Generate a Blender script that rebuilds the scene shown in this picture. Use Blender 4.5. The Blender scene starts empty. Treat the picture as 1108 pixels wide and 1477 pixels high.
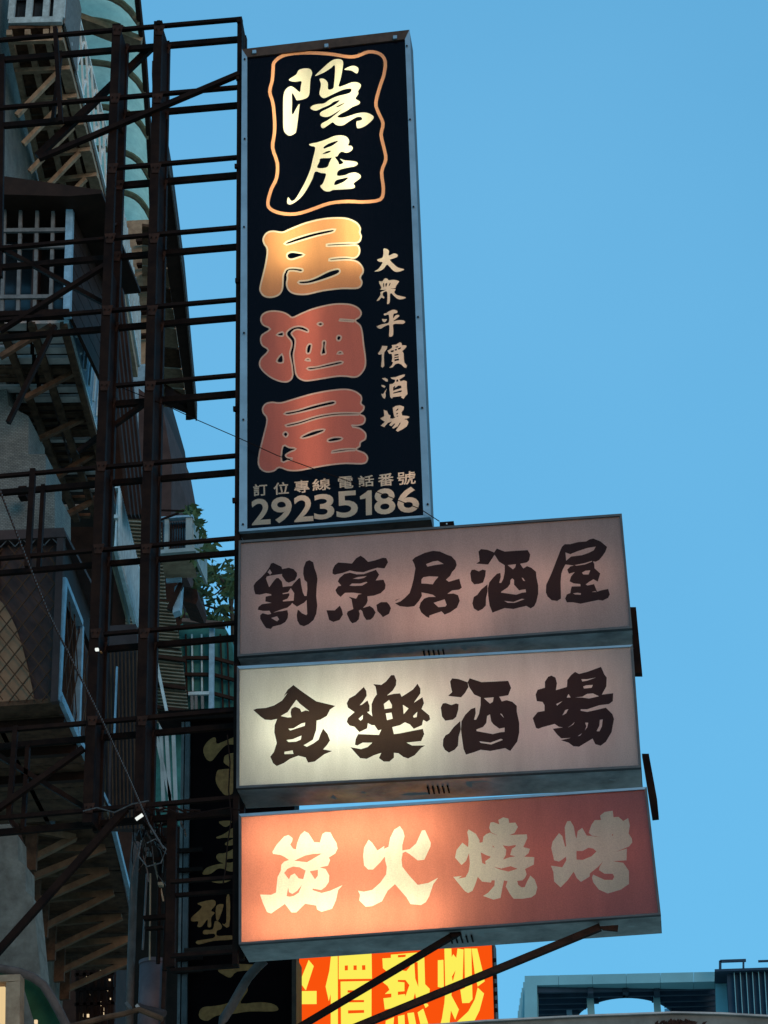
import bpy, math, random
from mathutils import Vector, geometry
random.seed(7)
S = bpy.context.scene
COL = S.collection
R = math.radians

# ------------------------------------------------------------------ camera
PW, PH, FPX = 1108.0, 1477.0, 3500.0
CAM = Vector((0, 0, 1.6))
yaw, pit, rol = R(5.925), R(26.997), R(-1.642)
fw = Vector((-math.sin(yaw)*math.cos(pit), math.cos(yaw)*math.cos(pit), math.sin(pit)))
r0 = Vector((math.cos(yaw), math.sin(yaw), 0)); u0 = r0.cross(fw)
rt = r0*math.cos(rol) + u0*math.sin(rol)
up = -r0*math.sin(rol) + u0*math.cos(rol)
cd = bpy.data.cameras.new('camera'); cam = bpy.data.objects.new('camera', cd); COL.objects.link(cam)
from mathutils import Matrix
cam.matrix_world = Matrix(((rt.x, up.x, -fw.x, CAM.x), (rt.y, up.y, -fw.y, CAM.y), (rt.z, up.z, -fw.z, CAM.z), (0, 0, 0, 1)))
cd.sensor_fit = 'VERTICAL'; cd.sensor_height = 24.0; cd.lens = 24.0*FPX/PH
cd.clip_end = 3000; cd.clip_start = 0.1
S.camera = cam

# ------------------------------------------------------------------ light
w = bpy.data.worlds.new('World'); S.world = w; w.use_nodes = True
nt = w.node_tree; nt.nodes.clear()
sky = nt.nodes.new('ShaderNodeTexSky'); sky.sky_type = 'NISHITA'; sky.sun_disc = False
SUN_EL, SUN_ROT = R(9.0), R(148.0)
sky.sun_elevation = SUN_EL; sky.sun_rotation = SUN_ROT
sky.air_density = 1.0; sky.dust_density = 0.6; sky.ozone_density = 2.0
gm = nt.nodes.new('ShaderNodeGamma'); gm.inputs[1].default_value = 0.3
hs = nt.nodes.new('ShaderNodeMix'); hs.data_type = 'RGBA'; hs.blend_type = 'MULTIPLY'; hs.inputs[0].default_value = 1
hs.inputs[7].default_value = (0.46, 1.33, 1.96, 1)
bg = nt.nodes.new('ShaderNodeBackground'); bg.inputs[1].default_value = 0.15
wo = nt.nodes.new('ShaderNodeOutputWorld')
nt.links.new(sky.outputs[0], gm.inputs[0]); nt.links.new(gm.outputs[0], hs.inputs[6]); 
# very soft, wide tonal variation of thin high cloud
stc = nt.nodes.new('ShaderNodeTexCoord'); sno = nt.nodes.new('ShaderNodeTexNoise'); sno.inputs['Scale'].default_value = 2.6; sno.inputs['Detail'].default_value = 3
scr = nt.nodes.new('ShaderNodeValToRGB'); scr.color_ramp.elements[0].position = .3; scr.color_ramp.elements[0].color = (.88, .93, .95, 1)
scr.color_ramp.elements[1].position = .7; scr.color_ramp.elements[1].color = (1.16, 1.06, 1.03, 1)
sm2 = nt.nodes.new('ShaderNodeMix'); sm2.data_type = 'RGBA'; sm2.blend_type = 'MULTIPLY'; sm2.inputs[0].default_value = 1
nt.links.new(stc.outputs['Generated'], sno.inputs['Vector']); nt.links.new(sno.outputs['Fac'], scr.inputs[0])
nt.links.new(hs.outputs[2], sm2.inputs[6]); nt.links.new(scr.outputs[0], sm2.inputs[7]); nt.links.new(sm2.outputs[2], bg.inputs[0]); nt.links.new(bg.outputs[0], wo.inputs[0])
sd = bpy.data.lights.new('fill_sun', 'SUN'); sd.energy = 0.4; sd.angle = R(25); sd.color = (1.0, 0.64, 0.42)  # warm fill added for the left facades, standing in for street and dusk glow
so = bpy.data.objects.new('fill_sun', sd); COL.objects.link(so)
sdir = Vector((math.sin(SUN_ROT)*math.cos(SUN_EL), math.cos(SUN_ROT)*math.cos(SUN_EL), math.sin(SUN_EL)))
so.rotation_euler = (-sdir).to_track_quat('-Z', 'Y').to_euler()
S.render.engine = 'CYCLES'
S.view_settings.view_transform = 'Standard'; S.view_settings.look = 'None'
S.view_settings.exposure = 1.0; S.view_settings.gamma = 1.0
try: S.view_settings.use_curve_mapping = False
except Exception: pass

# ------------------------------------------------------------------ survey helpers: sight lines met with real planes
def ray(x, y): return fw*FPX + rt*(x-PW/2) - up*(y-PH/2)
def P(x, y, Y):                       # point of a frontal plane at distance Y
    d = ray(x, y); return CAM + d*(Y/d.y)
def PZ(x, y, Z):                      # point of a level plane at height Z
    d = ray(x, y); return CAM + d*((Z-CAM.z)/d.z)
def PV(x, y, a, b):                   # point of the upright plane through a and b
    n = Vector((b.y-a.y, a.x-b.x, 0)); d = ray(x, y)
    return CAM + d*((a-CAM).dot(n)/d.dot(n))
def mp(x, y, Y): return Y/ray(x, y).y   # metres per photo pixel there
YV = Vector((0, 1, 0)); ZV = Vector((0, 0, 1)); XV = Vector((1, 0, 0))

# ------------------------------------------------------------------ materials
def nodes(name):
    m = bpy.data.materials.new(name); m.use_nodes = True
    t = m.node_tree; t.nodes.clear(); o = t.nodes.new('ShaderNodeOutputMaterial')
    return m, t, o
def noisecol(t, c, var=0.3, scale=8, detail=6, c2=None, stretch=None):
    tc = t.nodes.new('ShaderNodeTexCoord'); mpn = t.nodes.new('ShaderNodeMapping')
    if stretch: mpn.inputs['Scale'].default_value = stretch
    n = t.nodes.new('ShaderNodeTexNoise'); n.inputs['Scale'].default_value = scale; n.inputs['Detail'].default_value = detail
    n.inputs['Roughness'].default_value = 0.65
    cr = t.nodes.new('ShaderNodeValToRGB')
    a = c2 if c2 else tuple(v*(1-var) for v in c)
    b = tuple(min(1, v*(1+var)) for v in c) if not c2 else c
    cr.color_ramp.elements[0].position = 0.32; cr.color_ramp.elements[0].color = (*a, 1)
    cr.color_ramp.elements[1].position = 0.68; cr.color_ramp.elements[1].color = (*b, 1)
    t.links.new(tc.outputs['Object'], mpn.inputs[0]); t.links.new(mpn.outputs[0], n.inputs['Vector']); t.links.new(n.outputs['Fac'], cr.inputs[0])
    return cr.outputs[0], n, mpn
def mat(name, c, rough=0.7, metal=0.0, var=0.3, scale=8, bump=0.2, c2=None, stretch=None, spec=0.12, tile=None):
    m, t, o = nodes(name)
    p = t.nodes.new('ShaderNodeBsdfPrincipled')
    col, n, mpn = noisecol(t, c, var, scale, c2=c2, stretch=stretch)
    p.inputs['Roughness'].default_value = rough; p.inputs['Metallic'].default_value = metal
    p.inputs['Specular IOR Level'].default_value = spec
    h = n.outputs['Fac']
    if tile:                           # small tiles too far off to tell apart: joints as tint and relief
        br = t.nodes.new('ShaderNodeTexBrick'); br.inputs['Scale'].default_value = tile[0]
        br.inputs['Mortar Size'].default_value = tile[1]; br.inputs['Color1'].default_value = (1, 1, 1, 1); br.inputs['Color2'].default_value = (.72, .72, .75, 1)
        br.inputs['Mortar'].default_value = (.35, .35, .35, 1)
        tc2 = t.nodes.new('ShaderNodeTexCoord'); sx = t.nodes.new('ShaderNodeSeparateXYZ'); cx = t.nodes.new('ShaderNodeCombineXYZ'); ad = t.nodes.new('ShaderNodeMath')
        t.links.new(tc2.outputs['Object'], sx.inputs[0]); t.links.new(sx.outputs[0], ad.inputs[0]); t.links.new(sx.outputs[1], ad.inputs[1])
        t.links.new(ad.outputs[0], cx.inputs[0]); t.links.new(sx.outputs[2], cx.inputs[1]); t.links.new(cx.outputs[0], br.inputs['Vector'])
        mx = t.nodes.new('ShaderNodeMix'); mx.data_type = 'RGBA'; mx.blend_type = 'MULTIPLY'; mx.inputs[0].default_value = 1
        t.links.new(col, mx.inputs[6]); t.links.new(br.outputs[0], mx.inputs[7]); col = mx.outputs[2]
    t.links.new(col, p.inputs['Base Color'])
    if bump:
        b = t.nodes.new('ShaderNodeBump'); b.inputs['Strength'].default_value = bump; b.inputs['Distance'].default_value = 0.01
        t.links.new(h, b.inputs['Height']); t.links.new(b.outputs[0], p.inputs['Normal'])
    t.links.new(p.outputs[0], o.inputs[0]); return m
def acrylic(name, c, tr=None, gloss=0.04, frac=0.7, var=0.10):   # sign face lit through from behind
    m, t, o = nodes(name); tr = tr or c
    col, n, _ = noisecol(t, c, var, 160, 2)
    colt, n2, _ = noisecol(t, tr, var, 160, 2)
    gn, g1, _g = noisecol(t, (1.0, 1.0, 1.0), .1, 2.2, 8, c2=(.80, .78, .76), stretch=(2.5, 1, .5))
    def mul(a):
        k = t.nodes.new('ShaderNodeMix'); k.data_type = 'RGBA'; k.blend_type = 'MULTIPLY'; k.inputs[0].default_value = 1
        t.links.new(a, k.inputs[6]); t.links.new(gn, k.inputs[7]); return k.outputs[2]
    col = mul(col); colt = mul(colt)
    d = t.nodes.new('ShaderNodeBsdfDiffuse'); l = t.nodes.new('ShaderNodeBsdfTranslucent')
    t.links.new(col, d.inputs[0]); t.links.new(colt, l.inputs[0])
    mx = t.nodes.new('ShaderNodeMixShader'); mx.inputs[0].default_value = frac
    t.links.new(d.outputs[0], mx.inputs[1]); t.links.new(l.outputs[0], mx.inputs[2])
    g = t.nodes.new('ShaderNodeBsdfGlossy'); g.inputs['Roughness'].default_value = 0.25
    m2 = t.nodes.new('ShaderNodeMixShader'); m2.inputs[0].default_value = gloss
    t.links.new(mx.outputs[0], m2.inputs[1]); t.links.new(g.outputs[0], m2.inputs[2]); t.links.new(m2.outputs[0], o.inputs[0])
    return m
def emit(name, c, s):
    m, t, o = nodes(name); e = t.nodes.new('ShaderNodeEmission'); e.inputs[0].default_value = (*c, 1); e.inputs[1].default_value = s
    t.links.new(e.outputs[0], o.inputs[0]); return m
M = dict(
    black_steel=mat('black_steel', (.024, .010, .006), .7, 0, .5, 9, .4, spec=.06, c2=(.008, .0035, .003)),
    rust=mat('rust', (.060, .022, .013), .8, 0, .4, 25, .4, c2=(.022, .010, .007)),
    alu=mat('aluminium', (.30, .37, .42), .45, .35, .15, 6, .08),
    galv=mat('galvanised', (.60, .54, .50), .32, .35, .35, 5, .45, c2=(.22, .19, .175), stretch=(1, 1, 3)),
    trim=mat('edge_trim', (.11, .095, .09), .5, .3, .2, 12, .1),
    inside=mat('box_inside', (.5, .5, .48), .8, 0, .03, 3, 0),
    brown_rail=mat('brown_rail', (.085, .045, .03), .6, 0, .3, 14, .2),
    cream=acrylic('cream_vinyl', (.62, .56, .42), (.85, .82, .60)),
    navy=acrylic('navy_vinyl', (.005, .0025, .007), (.0008, .0008, .0015), .010, .5),
    amber=acrylic('amber_vinyl', (.40, .15, .08), (.88, .42, .15)),
    redv=acrylic('red_vinyl', (.42, .12, .08), (.88, .28, .15)),
    pinkline=acrylic('pale_outline', (.55, .42, .36), (.88, .78, .55)),
    orangeline=acrylic('orange_line', (.55, .28, .18), (.85, .40, .18)),
    whitepanel=acrylic('white_acrylic', (.52, .42, .40), (.82, .77, .65)),
    mauvepanel=acrylic('mauve_acrylic', (.44, .34, .31), (.70, .53, .42)),
    salmon=acrylic('salmon_vinyl', (.29, .06, .065), (.80, .275, .15)),
    darkink=acrylic('dark_vinyl', (.026, .010, .011), (.06, .035, .02), .01, .5),
    gold=mat('gold_letter', (.46, .18, .055), .6, 0, .35, 30, .3, c2=(.26, .095, .03)),
    blackboard=mat('black_board', (.006, .002, .002), .7, 0, .3, 4, .05, spec=.03),
    orange_lit=emit('orange_lit', (.95, .085, .004), .5), orange_dim=emit('red_lit', (.50, .035, .004), .8),
    yellow_lit=emit('yellow_lit', (.98, .86, .10), .5),
    tile=mat('wall_tile', (.24, .215, .185), .7, 0, .3, 3, .3, tile=(16, .03)),
    tile_dark=mat('old_plaster', (.27, .20, .155), .85, 0, .45, 9, .8, c2=(.15, .105, .08)),
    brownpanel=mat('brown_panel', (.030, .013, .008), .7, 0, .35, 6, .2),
    beige=mat('beige_paint', (.46, .31, .20), .75, 0, .35, 9, .3, c2=(.24, .15, .095)),
    strutbrown=mat('brown_bracket', (.20, .12, .07), .75, 0, .35, 9, .3, c2=(.11, .065, .04)),
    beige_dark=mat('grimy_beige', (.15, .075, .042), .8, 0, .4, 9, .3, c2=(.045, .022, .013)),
    whitepaint=mat('white_paint', (.46, .54, .55), .5, 0, .25, 12, .1),
    greywhite=mat('grey_bars', (.17, .15, .14), .6, 0, .3, 14, .2),
    lattice=mat('bright_white_paint', (.82, .84, .82), .5, 0, .15, 12, .1),
    bluepaint=mat('pale_blue_paint', (.26, .38, .46), .5, 0, .25, 12, .2),
    darkglass=mat('dark_glass', (.02, .022, .025), .15, 0, .3, 2, 0, spec=.6),
    mauvewall=mat('mauve_plaster', (.075, .046, .042), .85, 0, .25, 5, .3),
    archcol=mat('arch_light_paint', (.30, .17, .10), .85, 0, .15, 6, .1),  # tan that paints warm interior light as an arch
    wirebrown=mat('brown_wire', (.09, .04, .02), .7, 0, .3, 10, .1),
    corr=mat('corrugated_sheet', (.26, .25, .19), .55, 0, .35, 7, .3, c2=(.14, .13, .095)),
    greennet=mat('green_net', (.035, .13, .115), .8, 0, .35, 6, .3),
    acwhite=mat('ac_casing', (.30, .33, .32), .6, 0, .2, 6, .1),
    leaf=mat('leaf', (.050, .085, .035), .55, 0, .5, 5, 0),
    bark=mat('bark', (.05, .04, .03), .9, 0, .3, 20, .4),
    concrete_blue=mat('pale_concrete', (.22, .42, .46), .8, 0, .12, .3, .1),
    soffit_blue=mat('grey_soffit', (.38, .52, .62), .8, 0, .15, .4, .1),
    darkline=mat('dark_beam', (.03, .055, .085), .7, 0, .2, 1, 0),
    slats=mat('ribbed_sheet', (.50, .42, .38), .7, 0, .3, 5, .2),
    concrete=mat('concrete', (.20, .175, .15), .9, 0, .3, 6, .5),
    pipe=mat('grey_pipe', (.12, .085, .072), .6, 0, .3, 12, .2),
    can=mat('mauve_can', (.16, .10, .10), .55, 0, .2, 9, .2),
    bounce_ground=mat('bounce_paving', (.50, .39, .30), .9, 0, .3, 30, .4),  # paving lightened and warmed to bounce light upward, standing in for street lamps
    greenawn=mat('green_awning', (.02, .07, .035), .7, 0, .3, 6, .2),
    cable=mat('cable', (.10, .09, .085), .5, .3, .5, 60, .4),
    lampshade=emit('lit_cream', (1.0, .72, .36), .4),
    warmspot=emit('warm_spot', (1.0, .75, .45), .45),
    whitelamp=emit('white_lamp', (.9, .95, .9), .5),
)
def tealsheet():
    m, t, o = nodes('turquoise_polycarbonate')
    col, n, _ = noisecol(t, (.82, .95, .74), .2, 5, c2=(.60, .72, .56))
    d = t.nodes.new('ShaderNodeBsdfDiffuse'); l = t.nodes.new('ShaderNodeBsdfTranslucent')
    t.links.new(col, d.inputs[0]); t.links.new(col, l.inputs[0])
    mx = t.nodes.new('ShaderNodeMixShader'); mx.inputs[0].default_value = .75
    t.links.new(d.outputs[0], mx.inputs[1]); t.links.new(l.outputs[0], mx.inputs[2]); t.links.new(mx.outputs[0], o.inputs[0])
    return m
M['teal'] = tealsheet()

# ------------------------------------------------------------------ mesh helpers
class MB:
    def __init__(s): s.v = []; s.f = []
    def quad(s, *p):
        i = len(s.v); s.v += [Vector(q) for q in p]; s.f.append(tuple(range(i, i+len(p)))); return s
    def prism(s, pts, vec):
        i = len(s.v); n = len(pts); s.v += [Vector(p) for p in pts] + [Vector(p)+vec for p in pts]
        s.f.append(tuple(range(i+n-1, i-1, -1))); s.f.append(tuple(range(i+n, i+2*n)))
        for k in range(n):
            j = (k+1) % n; s.f.append((i+k, i+j, i+n+j, i+n+k))
        return s
    def bar(s, a, b, w, h=None, ref=YV):
        h = h or w; d = (b-a).normalized(); sd = d.cross(ref)
        if sd.length < 0.1: sd = d.cross(XV)
        sd.normalize(); o = d.cross(sd).normalized(); sd = sd*(w/2); o = o*(h/2)
        return s.prism([a-sd-o, a+sd-o, a+sd+o, a-sd+o], b-a)
    def tube(s, pts, r, n=8, cap=True):
        rings = []; N = len(pts)
        for k, p in enumerate(pts):
            d = (pts[min(k+1, N-1)]-pts[max(k-1, 0)]).normalized()
            a = d.cross(ZV if abs(d.z) < .9 else XV).normalized(); b = d.cross(a)
            rr = r[k] if isinstance(r, (list, tuple)) else r
            rings.append(len(s.v)); s.v += [p + a*(rr*math.cos(2*math.pi*q/n)) + b*(rr*math.sin(2*math.pi*q/n)) for q in range(n)]
        for k in range(N-1):
            for q in range(n):
                q2 = (q+1) % n; s.f.append((rings[k]+q, rings[k]+q2, rings[k+1]+q2, rings[k+1]+q))
        if cap: s.f.append(tuple(rings[0]+q for q in range(n-1, -1, -1))); s.f.append(tuple(rings[-1]+q for q in range(n)))
        return s
    def box(s, c, hx, hy, hz):
        return s.prism([c+Vector((a*hx, b*hy, -hz)) for a, b in ((-1, -1), (1, -1), (1, 1), (-1, 1))], Vector((0, 0, 2*hz)))
    def build(s, name, m, parent=None, label=None, smooth=False):
        me = bpy.data.meshes.new(name); me.from_pydata([tuple(p) for p in s.v], [], s.f); me.validate()
        me.materials.append(M[m] if isinstance(m, str) else m)
        o = bpy.data.objects.new(name, me); COL.objects.link(o)
        if smooth:
            for p in me.polygons: p.use_smooth = True
        if parent is not None:
            o.parent = parent
            o.matrix_parent_inverse = Matrix.Identity(4)
            for v in me.vertices: v.co = v.co - ORG[parent.name]
            ORG[o.name] = ORG[parent.name]
        else: ORG[o.name] = Vector((0, 0, 0))
        if label: o['label'] = label
        return o
ORG = {}
def thing(name, label, cat, loc, group=None):
    o = bpy.data.objects.new(name, None); COL.objects.link(o); o.location = loc; o.empty_display_size = .1
    o['label'] = label; o['category'] = cat
    if group: o['group'] = group
    ORG[o.name] = Vector(loc); return o
def tag(o, label, cat, group=None, kind=None):
    if label: o['label'] = label
    if cat: o['category'] = cat
    if group: o['group'] = group
    if kind: o['kind'] = kind
    return o
def struct(o): o['kind'] = 'structure'; return o
def bi(q, s, t): return (q[0]*(1-s)+q[1]*s)*(1-t) + (q[3]*(1-s)+q[2]*s)*t
def lerp(a, b, t): return a+(b-a)*t

# ------------------------------------------------------------------ lettering: outlines traced as planar shapes
def pts(s): return [tuple(float(v) for v in q.split(',')) for q in s.split()]
def catmull(p, n=3):
    o = []; N = len(p)
    for i in range(N):
        a, b, c, d = p[i-1], p[i], p[(i+1) % N], p[(i+2) % N]
        for k in range(n):
            t = k/n
            o.append(tuple(.5*((2*b[j]) + (-a[j]+c[j])*t + (2*a[j]-5*b[j]+4*c[j]-d[j])*t*t + (-a[j]+3*b[j]-3*c[j]+d[j])*t**3) for j in (0, 1)))
    return o
def area(p): return .5*sum(p[i-1][0]*p[i][1]-p[i][0]*p[i-1][1] for i in range(len(p)))
def offset(p, d):                      # d>0 grows
    if area(p) < 0: p = p[::-1]
    o = []; N = len(p)
    for i in range(N):
        a, b, c = p[i-1], p[i], p[(i+1) % N]
        e1 = (b[0]-a[0], b[1]-a[1]); e2 = (c[0]-b[0], c[1]-b[1])
        l1 = math.hypot(*e1) or 1; l2 = math.hypot(*e2) or 1
        n1 = (e1[1]/l1, -e1[0]/l1); n2 = (e2[1]/l2, -e2[0]/l2)
        m = (n1[0]+n2[0], n1[1]+n2[1]); L = m[0]**2+m[1]**2
        if L < .3: m = (n1[0]*.7, n1[1]*.7) ; k = 1
        else: k = 2/L
        k = min(k, 1.6); o.append((b[0]+m[0]*k*d, b[1]+m[1]*k*d))
    return o
def inside(p, x, y):
    c = False; j = len(p)-1
    for i in range(len(p)):
        if (p[i][1] > y) != (p[j][1] > y) and x < (p[j][0]-p[i][0])*(y-p[i][1])/(p[j][1]-p[i][1])+p[i][0]: c = not c
        j = i
    return c
def G(ox, oy, sc, ops, mat, smooth=True, ring=None, ringmat=None):
    L = []
    for o in ops.split(';'):
        o = o.strip()
        if not o: continue
        q = [(ox+x/sc, oy+y/sc) for x, y in pts(o[1:])]
        if smooth: q = catmull(q, 3)
        L.append((o[0] == '+', q))
    g = dict(ops=L, mat=mat)
    if ring:
        g['in'] = [(s, offset(q, -ring if s else ring)) for s, q in L]; g['ringmat'] = ringmat
    return g
def isin(ops, x, y):
    r = False
    for s, q in ops:
        if inside(q, x, y): r = s
    return r
def face(parent, quad, to3d, base, glyphs, panelname='face_panel', names='character'):
    verts = []; edges = []
    def add(p):
        i = len(verts); verts.extend(Vector(q) for q in p)
        edges.extend((i+k, i+(k+1) % len(p)) for k in range(len(p)))
    add(quad)
    def clip(p): return p
    for g in glyphs:
        for s, q in g['ops']: add(clip(q))
        for s, q in g.get('in', []): add(q)
        xs = [a for s, q in g['ops'] for a, b in q]; ys = [b for s, q in g['ops'] for a, b in q]
        g['bb'] = (min(xs)-2, max(xs)+2, min(ys)-2, max(ys)+2)
    V, E_, F, *_ = geometry.delaunay_2d_cdt(verts, edges, [], 0, 1e-4)
    out = {}
    for f in F:
        cx = sum(V[i].x for i in f)/3; cy = sum(V[i].y for i in f)/3
        if not inside(quad, cx, cy): continue
        key = ('p', 0)
        for gi, g in enumerate(glyphs):
            b = g['bb']
            if b[0] < cx < b[1] and b[2] < cy < b[3] and isin(g['ops'], cx, cy):
                key = ('c', gi)
                if 'in' in g:
                    # inside the inset outline and outside every grown counter
                    ok = any(s and inside(q, cx, cy) for s, q in g['in']) and not any((not s) and inside(q, cx, cy) for s, q in g['in'])
                    if not ok: key = ('r', gi)
        out.setdefault(key, []).append(f)
    W3 = [to3d(v.x, v.y) for v in V]
    made = {}
    for key in sorted(out):
        mb = MB(); idx = {}
        for f in out[key]:
            ff = []
            for i in f:
                if i not in idx: idx[i] = len(mb.v); mb.v.append(W3[i])
                ff.append(idx[i])
            mb.f.append(tuple(ff))
        if key[0] == 'p': mb.build(panelname, base, parent)
        elif key[0] == 'c': made[key[1]] = mb.build(names, glyphs[key[1]]['mat'], parent)
        else:
            par = made.get(key[1]) or parent
            mb.build('outline', glyphs[key[1]]['ringmat'], par)

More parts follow.
